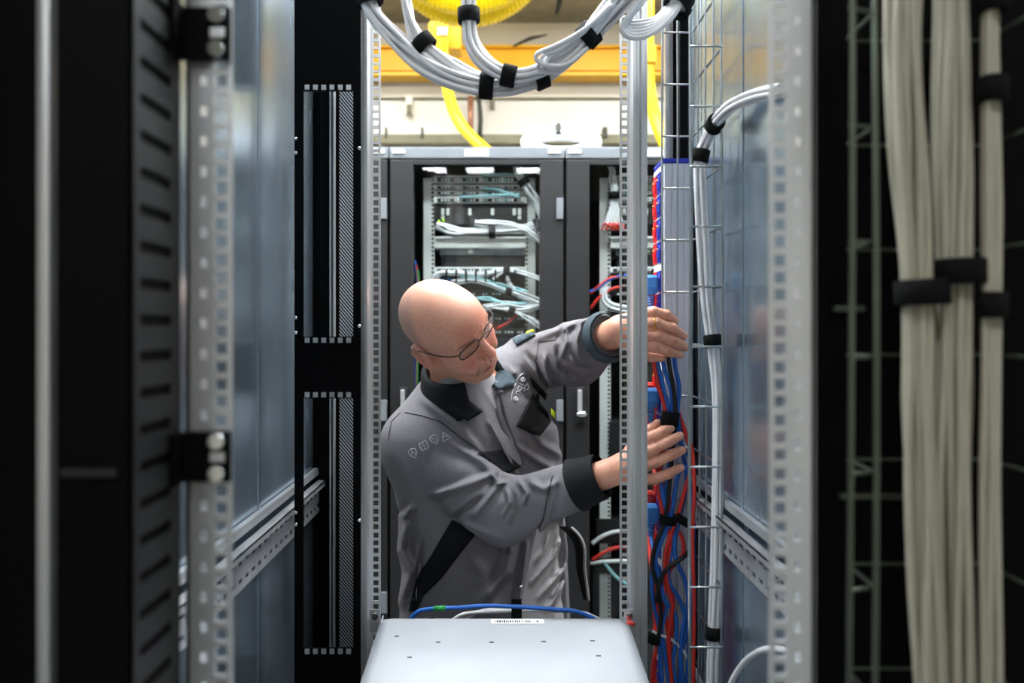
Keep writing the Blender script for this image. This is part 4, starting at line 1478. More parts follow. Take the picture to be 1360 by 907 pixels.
# his left hand (upper): fingers little, ring, middle, index from the top
LK = q3((843, 418, 1.447), (845, 430, 1.441), (846, 444, 1.441), (845, 458, 1.447))
LF = [(q3((843, 418, 1.447), (868, 414, 1.442), (885, 418, 1.442), (897, 426, 1.447)), (.0105, .0092, .0085, .0068)),
      (q3((845, 430, 1.441), (872, 429, 1.437), (893, 436, 1.437), (909, 446, 1.443)), (.0118, .0098, .0090, .0072)),
      (q3((846, 444, 1.441), (874, 446, 1.437), (895, 453, 1.437), (911, 461, 1.443)), (.0120, .0100, .0092, .0074)),
      (q3((845, 458, 1.447), (871, 461, 1.440), (889, 467, 1.440), (903, 471, 1.446)), (.0115, .0100, .0090, .0072))]
LT = (q3((830, 452, 1.462), (850, 470, 1.466), (866, 474, 1.462), (879, 475, 1.458)), (.016, .0125, .0105, .0085))
hand(L_WR, LK, LF, LT)
# his right hand (lower): fingers index, middle, ring, little from the top
RK = q3((846, 590, 1.448), (846, 606, 1.441), (847, 622, 1.441), (848, 638, 1.447))
RF = [(q3((846, 590, 1.448), (866, 580, 1.442), (880, 573, 1.442), (890, 569, 1.447)), (.0115, .0100, .0093, .0078)),
      (q3((846, 606, 1.441), (870, 595, 1.436), (888, 586, 1.436), (903, 579, 1.441)), (.0118, .0100, .0094, .0078)),
      (q3((847, 622, 1.441), (872, 613, 1.436), (891, 604, 1.436), (906, 598, 1.441)), (.0115, .0098, .0092, .0076)),
      (q3((848, 638, 1.447), (870, 636, 1.440), (888, 629, 1.440), (904, 621, 1.445)), (.0105, .0094, .0086, .0072))]
RT_ = (q3((834, 606, 1.47), (850, 582, 1.474), (864, 570, 1.472), (874, 562, 1.468)), (.016, .0125, .0105, .0085))
hand(R_WR, RK, RF, RT_)

man = thing('person', (PEL[0], PEL[1], 0), 'bald man in glasses and a grey work jacket reaching for the cords', 'person')
V, Q = polygonise(body, (-.36, 1.40, 1.0), (.40, 2.02, 1.60), .0021)
me, V = mesh_from('body', V, Q, 'skin', 1)
# colours that belong to the skin itself: shaved scalp, stubble, lips, flushed nose, cheeks and ears, nails
L_ = (V - HC) @ HM * 1000
colr = np.tile(np.array(lin((218, 158, 132))), (len(V), 1))


def tint(w, rgb, amt):
    global colr
    w = (np.clip(w, 0, 1) * amt)[:, None]
    colr = colr * (1 - w) + np.array(lin(rgb)) * w


def blob(c, r):
    ax = np.abs(L_[:, 0]) if c[0] != 0 else L_[:, 0]
    q = np.stack([ax - c[0], L_[:, 1] - c[1], L_[:, 2] - c[2]], 1) / np.array(r, float)
    return np.clip(1.5 - np.sqrt((q ** 2).sum(1)) * 1.0, 0, 1)


head_mask = (np.abs(L_).max(1) < 150)
sx, sy, sz = L_[:, 0], L_[:, 1], L_[:, 2]
scalp = np.clip((14 - sy - .55 * np.clip(sz - 60, 0, 100)) / 22, 0, 1) * np.clip((sz - 8) / 15, 0, 1) * head_mask
scalp *= np.clip(1.25 - np.clip(sz - 70, 0, 100) / 45, 0, 1)
tint(scalp * (np.abs(sx) < 90), (140, 118, 108), .6)
beard = head_mask * np.clip((-32 - sz) / 14, 0, 1) * np.clip((sy - 5) / 25, 0, 1)
tint(beard, (158, 118, 92), .5)
tint(blob((0, 112, -10), (16, 16, 16)), (202, 104, 88), .6)
tint(blob((40, 80, -12), (18, 20, 16)), (208, 118, 98), .65)
tint(blob((22, 98, 62), (40, 30, 26)), (206, 128, 104), .65)
tint(blob((80, -6, 0), (12, 20, 34)), (200, 112, 96), .55)
tint((blob((0, 98, -53), (19, 8, 6)) > .5) * blob((0, 98, -53), (19, 8, 6)), (172, 82, 78), .85)
tint(blob((32, 90, 43), (20, 14, 3.6)), (120, 82, 62), .75)
tint(blob((32, 92, 19), (12, 9, 1.6)), (84, 48, 40), .8)
tint(blob((32, 88, 12), (14, 10, 5)), (186, 118, 104), .4)     # sparse brows
for F_, hk in ((LF, 0), (RF, 1)):
    for pts, rs in F_:
        dd = np.linalg.norm(V - (pts[-1] + np.array((.003, -.007, .002))), axis=1)
        tint(np.clip((.0068 - dd) / .0012, 0, 1), (226, 176, 158), .8)
        for j in (1, 2):
            dk = np.linalg.norm(V - (pts[j] + np.array((0, -.009, 0))), axis=1)
            tint(np.clip((.008 - dk) / .006, 0, 1), (186, 108, 88), .5)
att = me.color_attributes.new('Col', 'FLOAT_COLOR', 'POINT')
att.data.foreach_set('color', np.concatenate([colr, np.ones((len(V), 1))], 1).astype(np.float32).ravel())
link('body', me, man)

# ---- spectacles
gl = MB()
rim = []
Zg = 29
for s in (-1, 1):
    loop = []
    cx, cz, w, hh = s * 32.5, Zg - 1, 24.5, 14.5
    for i in range(28):
        a = 2 * math.pi * i / 28
        c, sn = math.cos(a), math.sin(a)
        x = cx + w * np.sign(c) * abs(c) ** .62
        z = cz + hh * np.sign(sn) * abs(sn) ** .62 - 1.2 * s * (x - cx) / w
        y = 98.5 - .0035 * x * x - .12 * (cz - z)
        loop.append(hl(x, y, z))
    rim.append(loop)
gp_ = thing('spectacles', hl(0, 100, Zg), 'thin dark framed glasses worn by the bald man', 'glasses')
for s, loop in zip((-1, 1), rim):
    o = MB().tube(loop + [loop[0], loop[1]], .0013, 6, False).build('rim', 'frame', gp_)
    c = sum(loop) / len(loop)
    nrm = HM[:, 1]
    vs = [c - nrm * .0005] + [p - nrm * .0005 for p in loop] + [c + nrm * .0005] + [p + nrm * .0005 for p in loop]
    n = len(loop)
    fs = [(0, 1 + (i + 1) % n, 1 + i) for i in range(n)] + [(n + 1, n + 2 + i, n + 2 + (i + 1) % n) for i in range(n)]
    MB().add(vs, fs, False).build('lens', 'lens', o)
    xo = s * 57
    MB().tube(smooth_path([hl(xo, 86.5, Zg + 5), hl(s * 65, 80, Zg + 5), hl(s * 75, 50, Zg + 2), hl(s * 81, 8, Zg), hl(s * 83, -12, Zg), hl(s * 82, -28, Zg - 14)], 5), .0012, 6).build('temple', 'frame', gp_)
MB().tube(smooth_path([hl(-9, 97.5, Zg + 1), hl(-4, 101, Zg + 4), hl(4, 101, Zg + 4), hl(9, 97.5, Zg + 1)], 4), .0011, 6).build('bridge', 'frame', gp_)
gp_.parent = None

# ring on the upper hand
rp = LF[1][0]
rc_ = rp[0] * .12 + rp[1] * .88
rt = Vector(rp[1] - rp[0]).normalized()
a_ = rt.orthogonal().normalized()
b_ = rt.cross(a_)
MB().tube([Vector(rc_) + a_ * .0120 * math.cos(2 * math.pi * i / 24) + b_ * .0120 * math.sin(2 * math.pi * i / 24) for i in range(26)], .0016, 6, False).build('finger_ring', 'gold', man)

# ------------------------------------------------------------------ jacket, shirt, trousers
def torso_prim(off=0.0, zlo=None, zhi=None):
    zs = np.array([CAMZ - 1.0, CAMZ - .80, CAMZ - .62, CAMZ - .48, CAMZ - .34, CAMZ - .24, CAMZ - .17, CAMZ - .11])
    cx = np.array([-.028, -.030, -.034, -.040, -.046, -.046, -.056, -.070])
    cy = np.array([1.83, 1.83, 1.82, 1.805, 1.785, 1.765, 1.745, 1.725])
    aa = np.array([.225, .226, .222, .220, .222, .205, .150, .095])
    bb = np.array([.165, .166, .160, .152, .148, .135, .110, .080])
    zt, zb = (CAMZ - .12 if zhi is None else zhi), (CAMZ - .80 if zlo is None else zlo)

    def f(p):
        z = p[:, 2]
        x = p[:, 0] - np.interp(z, zs, cx)
        y = p[:, 1] - np.interp(z, zs, cy)
        a = np.interp(z, zs, aa) + off
        b = np.interp(z, zs, bb) + off
        u = x * LH[0] + y * LH[1]
        w = x * FW[0] + y * FW[1]
        k0 = np.sqrt((u / a) ** 2 + (w / b) ** 2) + 1e-9
        k1 = np.sqrt((u / a ** 2) ** 2 + (w / b ** 2) ** 2) + 1e-9
        d = k0 * (k0 - 1) / k1
        return np.maximum(np.maximum(d, z - zt), zb - z)
    f.c = np.array((-.04, 1.79, CAMZ - .46))
    f.R = .5
    return f


def seg_fold(p, lines):
    """sum of ridge heights at the picture position of points p; lines: (points, height m, width px)"""
    u = VX + F * p[:, 0] / p[:, 1]
    v = VY - F * (p[:, 2] - CAMZ) / p[:, 1]
    h = np.zeros(len(p))
    for pts, A, w in lines:
        best = np.full(len(p), 1e9)
        tt = np.zeros(len(p))
        n = len(pts) - 1
        for i in range(n):
            ax, ay = pts[i]
            bx, by = pts[i + 1]
            dx, dy = bx - ax, by - ay
            L2 = dx * dx + dy * dy + 1e-9
            t = np.clip(((u - ax) * dx + (v - ay) * dy) / L2, 0, 1)
            dd = (u - ax - t * dx) ** 2 + (v - ay - t * dy) ** 2
            m_ = dd < best
            best = np.where(m_, dd, best)
            tt = np.where(m_, (i + t) / n, tt)
        e1 = np.exp(-best / (w * w * .6))
        h += A * 3.0 * (1.15 * e1 - .55 * np.exp(-best / (w * w * 3.2))) * np.clip(np.minimum(tt, 1 - tt) * 5 + .25, 0, 1)
    return h


def poly_dist(u, v, poly):
    """signed distance in px, negative inside"""
    poly = np.array(poly, float)
    d = np.full(len(u), 1e18)
    ins = np.zeros(len(u), bool)
    n = len(poly)
    for i in range(n):
        ax, ay = poly[i]
        bx, by = poly[(i + 1) % n]
        dx, dy = bx - ax, by - ay
        t = np.clip(((u - ax) * dx + (v - ay) * dy) / (dx * dx + dy * dy + 1e-9), 0, 1)
        d = np.minimum(d, (u - ax - t * dx) ** 2 + (v - ay - t * dy) ** 2)
        c = (ay > v) != (by > v)
        xi = ax + (v - ay) / (by - ay + 1e-12) * dx
        ins ^= c & (u < xi)
    d = np.sqrt(d)
    return np.where(ins, -d, d)


def ripple(p, s, seed, amp):
    """soft cloth unevenness from a few sines"""
    rg = np.random.default_rng(seed)
    h = np.zeros(len(p))
    for i in range(6):
        k = rg.normal(0, 1, 3) * s
        h += np.sin(p @ k + rg.uniform(0, 6.28))
    return h * amp / 6


# the unzipped front: slit from the collar, and the open lower part showing the shirt
OPEN_TOP = [(630, 500), (652, 500), (663, 525), (672, 560), (684, 590), (694, 618), (676, 606), (662, 582), (650, 556), (641, 535)]
OPEN_LOW = [(716, 690), (800, 690), (800, 850), (686, 850), (690, 812), (700, 764), (708, 725)]
TORSO_FOLDS = [([(735, 640), (742, 690), (752, 740)], .006, 8), ([(560, 530), (600, 560), (640, 600)], .005, 7), ([(650, 560), (668, 590), (690, 640)], .007, 5),
               ([(684, 590), (715, 612), (745, 630)], .006, 7), ([(700, 560), (720, 590), (745, 605)], .004, 6),
               ([(538, 690), (533, 730), (545, 760), (534, 800)], .010, 9), ([(548, 672), (535, 688)], .008, 6), ([(560, 720), (556, 770), (552, 810)], -.006, 5),
               ([(640, 800), (672, 760), (682, 715)], .006, 9), ([(600, 720), (640, 760), (650, 810)], .003, 14), ([(700, 720), (694, 770), (688, 812)], .005, 4),
               ([(660, 470), (690, 500), (712, 530)], .006, 7), ([(648, 455), (668, 470), (690, 478)], .004, 5)]


def torso_jacket(p):
    d = TJ(p) - ripple(p, 22, 5, .005)
    fm = np.clip((p @ FW - (np.array((-.04, 1.79, 0)) @ FW)) / .03 + .9, 0, 1)
    nm = (np.abs(d) < .035) & (p[:, 1] < 1.86)
    if not nm.any():
        return d
    d_all, p_all = d, p
    p, d = p[nm], d[nm]
    d = d - seg_fold(p, TORSO_FOLDS)
    u = VX + F * p[:, 0] / p[:, 1]
    v = VY - F * (p[:, 2] - CAMZ) / p[:, 1]
    for poly, dep in ((OPEN_TOP, .014), (OPEN_LOW, .020)):
        pd = poly_dist(u, v, poly)
        d = d + dep * np.clip(.5 - pd / 2.2, 0, 1) * np.where(p[:, 1] < 1.83, 1, 0)
    d_all = d_all.copy()
    d_all[nm] = d
    return d_all


TJ = torso_prim()
torso_jacket.c, torso_jacket.R = TJ.c, TJ.R
SLEEVE_R = [([(560, 560), (600, 588), (640, 612), (656, 628)], .005, 8), ([(656, 628), (630, 640), (600, 650), (560, 660)], .007, 7), ([(664, 640), (650, 660), (628, 688)], .007, 5),
            ([(672, 648), (677, 668), (664, 690)], .006, 4), ([(690, 640), (700, 655), (693, 672)], .008, 5), ([(704, 640), (722, 650), (740, 640)], .006, 6),
            ([(737, 630), (728, 658), (722, 690), (708, 712)], -.002, 3), ([(740, 632), (734, 660), (728, 692), (712, 714)], .003, 4),
            ([(757, 634), (772, 650), (776, 664)], .005, 7), ([(612, 695), (640, 706), (668, 716)], .004, 8), ([(655, 630), (661, 642), (672, 640)], .006, 4),
            ([(530, 600), (540, 640), (560, 680)], .004, 10), ([(570, 600), (560, 640), (575, 672)], -.003, 10), ([(640, 660), (618, 676), (600, 690)], -.005, 5), ([(683, 655), (684, 680), (676, 700)], -.005, 4)]
SLEEVE_L = [([(706, 452), (740, 438), (790, 418)], .004, 8), ([(748, 430), (752, 455), (742, 480)], .005, 5), ([(772, 428), (765, 455), (770, 480)], .006, 5), ([(722, 470), (724, 492), (735, 514)], .006, 5),
            ([(740, 462), (745, 488), (760, 500)], -.006, 5), ([(755, 470), (765, 490), (780, 494)], .005, 5), ([(700, 470), (716, 490), (724, 510)], -.005, 5), ([(785, 425), (792, 445), (804, 462)], .004, 5)]


def sleeve(a, b, c, r, folds, seed):
    f1 = cap(a, b, r[0], r[1])
    f2 = cap(b, c, r[1], r[2])

    def f(p):
        d = smin(f1(p), f2(p), .03)
        d = d - ripple(p, 30, seed, .005)
        nm = np.abs(d) < .035
        if nm.any():
            d[nm] -= seg_fold(p[nm], folds)
        # cut square at the cuff
        ax = (c - b) / np.linalg.norm(c - b)
        return np.maximum(d, (p - c) @ ax)
    f.c = (a + b + c) / 3
    f.R = .32
    return f


R_CF = R_EL + (R_WR - R_EL) * .66
L_CF = L_EL + (L_WR - L_EL) * .74
jk = Field()
jk.add(torso_jacket, .01)
shR = cap(A3(P(604, 534, 1.75)), R_SH, .080, .082)
shL = cap(A3(P(660, 500, 1.78)), L_SH, .060, .070)
jk.add(shR, .06)
jk.add(shL, .05)
jk.add(sleeve(R_SH, R_EL, R_CF, (.082, .064, .046), SLEEVE_R, 11), .022)
jk.add(sleeve(L_SH, L_EL, L_CF, (.072, .064, .046), SLEEVE_L, 12), .022)
# neck hole
jk.sub(cap(nk[0], NECK + (NECK - nk[1]) * .25, .070, .064), .008)
V, Q = polygonise(jk, (-.36, 1.42, CAMZ - .82), (.40, 2.06, CAMZ + .12), .0036)
mj, V = mesh_from('jacket', V, Q, 'cloth', 1)
oj = link('jacket', mj, man)
bvh = BVHTree.FromPolygons([Vector(v) for v in V], [tuple(int(i) for i in q) for q in Q])
CAMP = Vector((0, 0, CAMZ))

# shirt seen in the open front
SH_FOLDS = [([(745, 715), (735, 740), (705, 775)], .006, 4), ([(757, 720), (750, 755), (715, 795)], .007, 5), ([(755, 760), (740, 790), (725, 812)], .006, 5), ([(730, 708), (722, 730), (712, 745)], .005, 4),
            ([(640, 515), (655, 535), (668, 560)], .003, 4)]
TS = torso_prim(-.010, CAMZ - .82)


def shirt_prim(p):
    d = TS(p) - ripple(p, 26, 9, .003)
    nm = np.abs(d) < .03
    if nm.any():
        d[nm] -= seg_fold(p[nm], SH_FOLDS)
    return d


shirt_prim.c, shirt_prim.R = TS.c, TS.R
sf = Field()
sf.add(shirt_prim, .01)
sf.add(cap(NECK + np.array((0, .01, -.03)), NECK + (nk[1] - NECK) * .45 + FW * .008, .078, .064), .03)
sf.add(cap(NECK + FW * .02 + np.array((0, 0, -.02)), NECK + (nk[1] - NECK) * .50 + FW * .022, .060, .052), .02)
V, Q = polygonise(sf, (-.30, 1.50, CAMZ - .84), (.30, 2.06, CAMZ - .02), .005)
ms, V = mesh_from('t_shirt', V, Q, 'shirt', 1)
link('t_shirt', ms, man)


def hit(px, py, tree=None):
    d = (P(px, py, 1.0) - CAMP).normalized()
    r = (tree or bvh).ray_cast(CAMP, d)
    return r[0], r[1]


def patch(name, poly, m, off=.0025, th=.002, step=5, parent=None, fit=False):
    """cloth piece laid on the jacket, following its surface"""
    us = [q[0] for q in poly]
    vs_ = [q[1] for q in poly]
    pts = []
    n = len(poly)
    dense = []
    for i in range(n):
        a, b = Vector(poly[i]), Vector(poly[(i + 1) % n])
        k = max(1, int((b - a).length / step))
        dense += [a.lerp(b, j / k) for j in range(k)]
    m0 = len(dense)
    gx = np.arange(min(us), max(us), step)
    gy_ = np.arange(min(vs_), max(vs_), step)
    GU, GV = np.meshgrid(gx, gy_)
    pd = poly_dist(GU.ravel(), GV.ravel(), poly)
    inn = [Vector((a, b)) for a, b, d in zip(GU.ravel(), GV.ravel(), pd) if d < -step * .4]
    allp = dense + inn
    vv, ee, ff, *_ = delaunay_2d_cdt(allp, [(i, (i + 1) % m0) for i in range(m0)], [], 1, 1e-4)
    P3, N3 = [], []
    Yd = []
    for q in vv:
        h, nn = hit(q[0], q[1])
        P3.append(h)
        N3.append(nn)
        if h is not None:
            Yd.append(h.y)
    ym = float(np.median(Yd)) if Yd else 1.7
    ok = [i for i in range(len(vv)) if P3[i] is not None and abs(P3[i].y - ym) < .05]
    fu = lambda q: [1, (q[0] - 640) / 50, (q[1] - 600) / 50]
    co_ = np.linalg.lstsq(np.array([fu(vv[i]) for i in ok]), np.array([P3[i].y for i in ok]), rcond=None)[0] if len(ok) > 3 else np.array((ym, 0, 0))
    for i, q in enumerate(vv):
        yf = float(np.dot(fu(q), co_))
        if P3[i] is None or abs(P3[i].y - yf) > (.012 if fit else .045):
            P3[i] = P(q[0], q[1], yf)
            N3[i] = Vector((0, -1, 0))
        elif fit:
            P3[i] = P(q[0], q[1], yf * .6 + P3[i].y * .4)
            N3[i] = Vector((0, -1, 0))
    top = [p + (nn * .6 + Vector((0, -.4, 0))) * (off + th) for p, nn in zip(P3, N3)]
    bot = [p + (nn * .6 + Vector((0, -.4, 0))) * (off - th) for p, nn in zip(P3, N3)]
    k = len(vv)
    F1 = []
    for f in ff:
        a, b, c = (Vector(vv[f[0]]), Vector(vv[f[1]]), Vector(vv[f[2]]))
        F1.append(tuple(f))
    ecount = {}
    for f in F1:
        for i in range(len(f)):
            e = (f[i], f[(i + 1) % len(f)])
            ecount[e] = ecount.get(e, 0) + 1
    side = [(e[0], e[1], e[1] + k, e[0] + k) for e in ecount if (e[1], e[0]) not in ecount]
    mb = MB().add(top + bot, F1 + [tuple(i + k for i in f[::-1]) for f in F1], True)
    mb.f += [s for s in side]
    mb.sm += [False] * len(side)
    o = mb.build(name, m, parent or man)
    bm = bmesh.new()
    bm.from_mesh(o.data)
    bmesh.ops.recalc_face_normals(bm, faces=bm.faces)
    bm.to_mesh(o.data)
    bm.free()
    return o


# standing collar around the neck, then the turned-down points
nax = Vector(nk[1] - NECK).normalized()
nf = Vector(FW) - nax * Vector(FW).dot(nax)
nf.normalize()
ns = nax.cross(nf)
cb_ = Vector(NECK) + nax * .012
cv, cf_ = [], []
NA = 40
for i in range(NA + 1):
    an = math.radians(60 + (330 - 60) * i / NA)
    dr = nf * math.cos(an) + ns * math.sin(an)
    back = .5 - .5 * math.cos(an)
    fr_ = min(1, max(0, (330 - math.degrees(an)) / 70))
    for (rr, hh) in ((.078, -.020), (.073, .025), (.071, .060 + .012 * back), (.075, .066 + .012 * back), (.086, .056 + .012 * back), (.094 + .008 * fr_, .020 - .012 * fr_), (.100 + .014 * fr_, .000 - .030 * fr_), (.096 + .014 * fr_, -.004 - .030 * fr_), (.084, -.004 - .008 * fr_)):
        cv.append(cb_ + dr * (rr + .006 * math.cos(an)) + nax * hh)
kk = 9
for i in range(NA):
    for j in range(kk):
        cf_.append((i * kk + j, i * kk + (j + 1) % kk, (i + 1) * kk + (j + 1) % kk, (i + 1) * kk + j))
cf_ += [tuple(range(kk))[::-1], tuple(NA * kk + j for j in range(kk))]
MB().add(cv, cf_, True).build('collar', 'clothblack', man)
patch('collar', [(596, 524), (612, 524), (626, 533), (642, 546), (622, 558), (606, 551), (592, 541)], 'clothblack', .012, .004, fit=True)
patch('collar', [(652, 512), (660, 494), (668, 487), (680, 498), (686, 507), (676, 513), (662, 516)], 'clothteal', .012, .004, fit=True)
patch('chest_patch', [(708, 522), (728, 548), (731, 560), (716, 579), (700, 573), (685, 566), (697, 542)], 'clothblack', .0035, .002)
patch('underarm_panel', [(704, 500), (712, 508), (727, 524), (724, 532), (708, 514)], 'clothblack', .002, .0015)
patch('pocket_flap', [(634, 600), (668, 597), (680, 608), (692, 619), (672, 629), (660, 622), (648, 610)], 'clothblack', .008, .003, fit=True)
patch('side_panel', [(600, 690), (634, 706), (606, 742), (586, 768), (562, 792), (554, 812), (543, 812), (552, 770), (574, 735)], 'clothblack', .0015, .001)
patch('shoulder_tab', [(681, 452), (706, 441), (712, 446), (686, 460)], 'clothteal', .005, .003)
patch('neon_piping', [(698, 441), (707, 437), (710, 441), (701, 446)], 'neon', .010, .002, 3)
patch('neon_piping', [(732, 542), (737, 547), (737, 556), (732, 550)], 'neon', .004, .003, 2)
patch('placket', [(655, 512), (667, 520), (660, 532), (666, 548), (672, 566), (678, 582), (672, 584), (664, 566), (657, 546), (653, 528)], 'cloth', .006, .003)
for (x, y) in ((655, 523), (692, 780)):
    h_, n_ = hit(x, y)
    if h_ is not None:
        MB().ball(h_ + n_ * .002, (.0055, .004, .0055), 10, 8).build('snap_button', 'chrome', man)

# cuffs
def cuff(c0, c1, r0, r1, m):
    c0, c1 = Vector(c0), Vector(c1)
    pts = [c0.lerp(c1, i / 6) for i in range(7)]
    rs = [r0 + (r1 - r0) * i / 6 + (.0015 if i in (0, 5) else 0) for i in range(7)]
    mb = MB().tube(pts, rs, 24, False)
    mb.tube(pts[::-1], [x - .004 for x in rs[::-1]], 24, False)
    n = 24
    a, b = 6 * n, 7 * n
    mb.f += [(6 * n + j, 6 * n + (j + 1) % n, 7 * n + (-(j + 1)) % n, 7 * n + (-j) % n) for j in range(0)]
    return mb.build('cuff', m, man)


dR = (R_WR - R_EL) / np.linalg.norm(R_WR - R_EL)
dL = (L_WR - L_EL) / np.linalg.norm(L_WR - L_EL)
cuff(R_CF - dR * .006, R_CF + dR * .052, .0530, .0430, 'clothblack')
cuff(L_CF - dL * .004, L_CF + dL * .020, .0530, .0480, 'clothteal')

# stitched seams
def seam(pts, parent=None, m='clothblack', r=.0009):
    line = []
    for i in range(len(pts) - 1):
        for j in range(6):
            t = j / 6
            line.append((pts[i][0] + (pts[i + 1][0] - pts[i][0]) * t, pts[i][1] + (pts[i + 1][1] - pts[i][1]) * t))
    line.append(pts[-1])
    q = []
    for a, b in line:
        h, n = hit(a, b)
        if h is not None and (not q or (h - q[-1]).length < .05):
            q.append(h + n * .0006)
    if len(q) > 2:
        MB().tube(q, r, 5).build('seam', m, parent or man)


seam([(538, 548), (560, 552), (585, 560), (610, 580), (640, 600)], m='clothblack')
seam([(516, 585), (520, 560), (532, 548)], m='clothblack')
seam([(716, 452), (712, 480), (718, 505)], m='clothblack')
seam([(740, 446), (738, 452), (716, 454)], m='clothblack')
seam([(734, 632), (727, 658), (721, 690), (707, 712)], m='clothblack')
seam([(674, 725), (670, 760), (660, 790), (640, 812)], m='iconprint', r=.0006)


# lettering and marks printed on the jacket
def flat_print(name, polys, m, off=.0016, parent=None):
    """thin outlines given in picture coordinates, laid on the jacket"""
    mb = MB()
    for pts, w in polys:
        dense = []
        for i in range(len(pts) - 1):
            a, b = Vector(pts[i]), Vector(pts[i + 1])
            k = max(1, int((b - a).length / 2))
            dense += [a.lerp(b, j / k) for j in range(k)]
        dense.append(Vector(pts[-1]))
        q = []
        for e in dense:
            h, n = hit(e[0], e[1])
            if h is not None:
                q.append(h + n * off)
        if len(q) > 1:
            mb.tube(q, w, 5)
    return mb.build(name, m, parent or man)


def glyph(fx, segs, w=.0009):
    return [([fx(*p) for p in s], w) for s in segs]


# word on the chest, reading upwards: e n g i e with an arc and a small swirl beside it
def arcp(cx, cy, r, a0, a1, n=10, ry=None):
    ry = r if ry is None else ry
    return [(cx + r * math.cos(math.radians(a0 + (a1 - a0) * i / n)), cy + ry * math.sin(math.radians(a0 + (a1 - a0) * i / n))) for i in range(n + 1)]


ox, oy = 686.0, 533.0
ex, ey = (699 - 686) / 34.0, (499 - 533) / 34.0      # direction of reading in the picture
nx_, ny_ = ey, -ex                                   # up side of the letters


def word(a, b):
    return (ox + ex * a + nx_ * b, oy + ey * a + ny_ * b)


letters = [
    [[(0, 2.6), (4.6, 2.6)], arcp(2.4, 2.6, 2.4, 0, 320, 12)],
    [[(7.4, 0), (7.4, 5)], arcp(9.6, 2.8, 2.2, 180, 0, 8) + [(11.8, 0)]],
    [arcp(16.2, 2.6, 2.3, 0, 360, 12), [(18.5, 5), (18.5, -1.2)] + arcp(16.3, -1.4, 2.2, 0, -150, 6)],
    [[(22, 0), (22, 5)], [(22, 6.6), (22, 7.4)]],
    [[(25.4, 2.6), (30, 2.6)], arcp(27.8, 2.6, 2.4, 0, 320, 12)]]
lg = None
for s in letters:
    o = flat_print('letter', glyph(word, s, .0011), 'print')
flat_print('logo_arc', [([word(-2, 6.6), word(6, 9.2), word(14, 9.6), word(22, 9.4), word(30, 8.4), word(35, 5.5), word(36, 2)], .0009)], 'print')
flat_print('logo_swirl', [([word(a, b) for a, b in arcp(20.5, -5, 2.6, 0, 330, 12)], .0008), ([word(a, b) for a, b in arcp(25, -5.4, 1.6, 0, 330, 10)], .0008)], 'print')

# four protection marks on the sleeve: flame shield, lightning square, hand shield, triangle
ic = lambda cx, cy, an: (lambda a, b: (cx + a * math.cos(an) - b * math.sin(an), cy + a * math.sin(an) + b * math.cos(an)))
shield = [(-5, -5), (0, -6.5), (5, -5), (5, 1), (0, 7), (-5, 1), (-5, -5)]
square = [(-5, -5), (5, -5), (5, 5), (-5, 5), (-5, -5)]
tri = [(0, -6), (6, 4.5), (-6, 4.5), (0, -6)]
flame = [(-1.5, 3), (-2.5, 0), (0, -4), (.5, -1), (2.5, 1), (1.2, 3.5)]
bolt = [(1, -3.5), (-2, .5), (1.5, 0), (-1, 3.8)]
handm = [(-2, 2), (-2, -2), (0, -3), (2, -2), (2, 2), (0, 4), (-2, 2)]
wave = [(-2.5, 2), (0, -1), (2.5, 2)]
for (x, y, o_, i_) in ((549, 602, shield, flame), (563, 592, square, bolt), (577.5, 584, shield, handm), (591, 580, tri, wave)):
    fx_ = ic(x, y, math.radians(-28))
    flat_print('sleeve_mark', [([fx_(*q) for q in o_], .0007), ([fx_(*q) for q in i_], .0006)], 'iconprint')

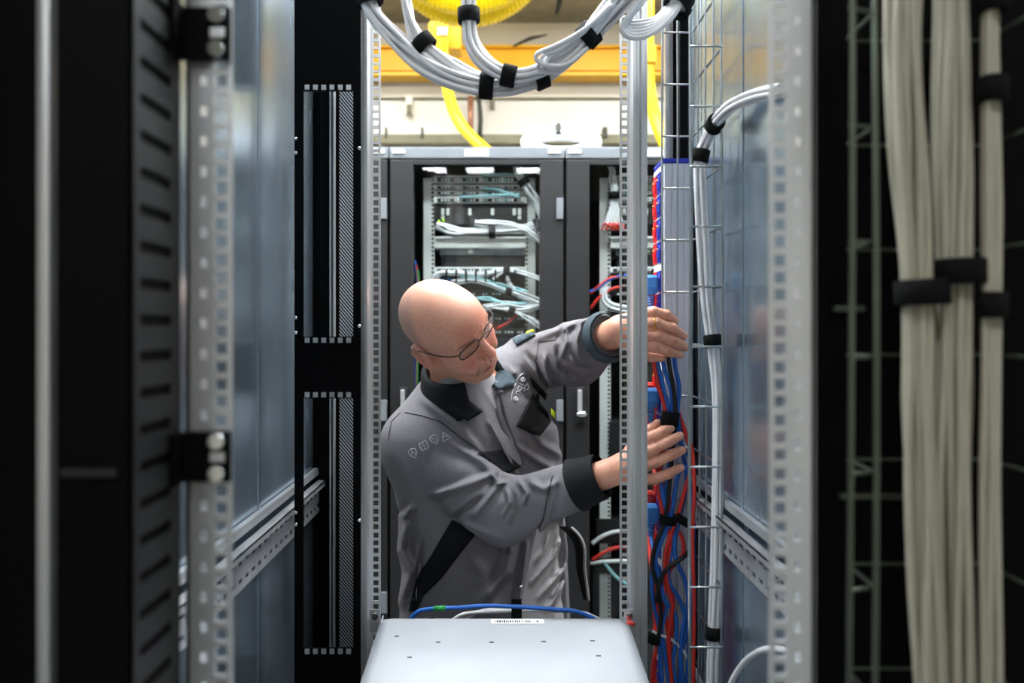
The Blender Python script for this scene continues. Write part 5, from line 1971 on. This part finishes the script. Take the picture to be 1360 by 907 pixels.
# loose strap hanging from the open front at his left side
hs = smooth_path([P(752, 700, 1.80), P(764, 712, 1.79), P(771, 728, 1.785), P(772, 755, 1.785), P(776, 780, 1.785), P(779, 797, 1.785)], 6)
vs, fs = [], []
for i, q in enumerate(hs):
    w = .017 * (1 - .6 * i / len(hs))
    for (a, b) in ((-w, 0), (w, .004), (w, .010), (-w, .006)):
        vs.append((q.x + a, q.y + b, q.z))
for i in range(len(hs) - 1):
    for j in range(4):
        fs.append((i * 4 + j, i * 4 + (j + 1) % 4, (i + 1) * 4 + (j + 1) % 4, (i + 1) * 4 + j))
MB().add(vs, fs, True).build('hanging_tab', 'clothblack', man)
MB().tube([h + Vector((.012 * (1 - .6 * i / len(hs)), -.002, 0)) for i, h in enumerate(hs)], .0035, 6).build('tab_edge', 'shirt', man)

# trousers and shoes
tf = Field()
hipL, hipR = PEL + LH * .09 + np.array((0, 0, -.12)), PEL - LH * .09 + np.array((0, 0, -.12))
ftL, ftR = np.array((.10, 1.98, .0)), np.array((-.17, 1.88, .0))
tf.add(cap(PEL + np.array((0, 0, .02)), PEL + np.array((0, 0, -.10)), .15, .15), .04)
for hp, ft in ((hipL, ftL), (hipR, ftR)):
    kn = hp * .5 + (ft + np.array((0, 0, .09))) * .5 + FW * .03
    tf.add(cap(hp, kn, .092, .068), .04)
    tf.add(cap(kn, ft + np.array((0, 0, .10)), .068, .055), .03)
V, Q = polygonise(tf, (-.40, 1.60, .0), (.40, 2.20, .98), .009)
mt, V = mesh_from('trousers', V, Q, 'trouser', 1)
link('trousers', mt, man)
for ft in (ftL, ftR):
    sf2 = Field()
    Rm = np.stack([LH, FW, np.array((0, 0, 1.0))], 1)
    sf2.add(ell(ft + FW * .05 + np.array((0, 0, .040)), (.048, .135, .042), Rm), .01)
    sf2.add(cap(ft + np.array((0, 0, .05)), ft + np.array((0, 0, .12)), .045, .045), .03)

    def sole(p):
        return .004 - p[:, 2]
    V, Q = polygonise(sf2, ft + np.array((-.25, -.25, 0.0)), ft + np.array((.25, .25, .2)), .007)
    V[:, 2] = np.maximum(V[:, 2], .003)
    mm_, V = mesh_from('shoe', V, Q, 'shoe', 0)
    link('shoe', mm_, man)
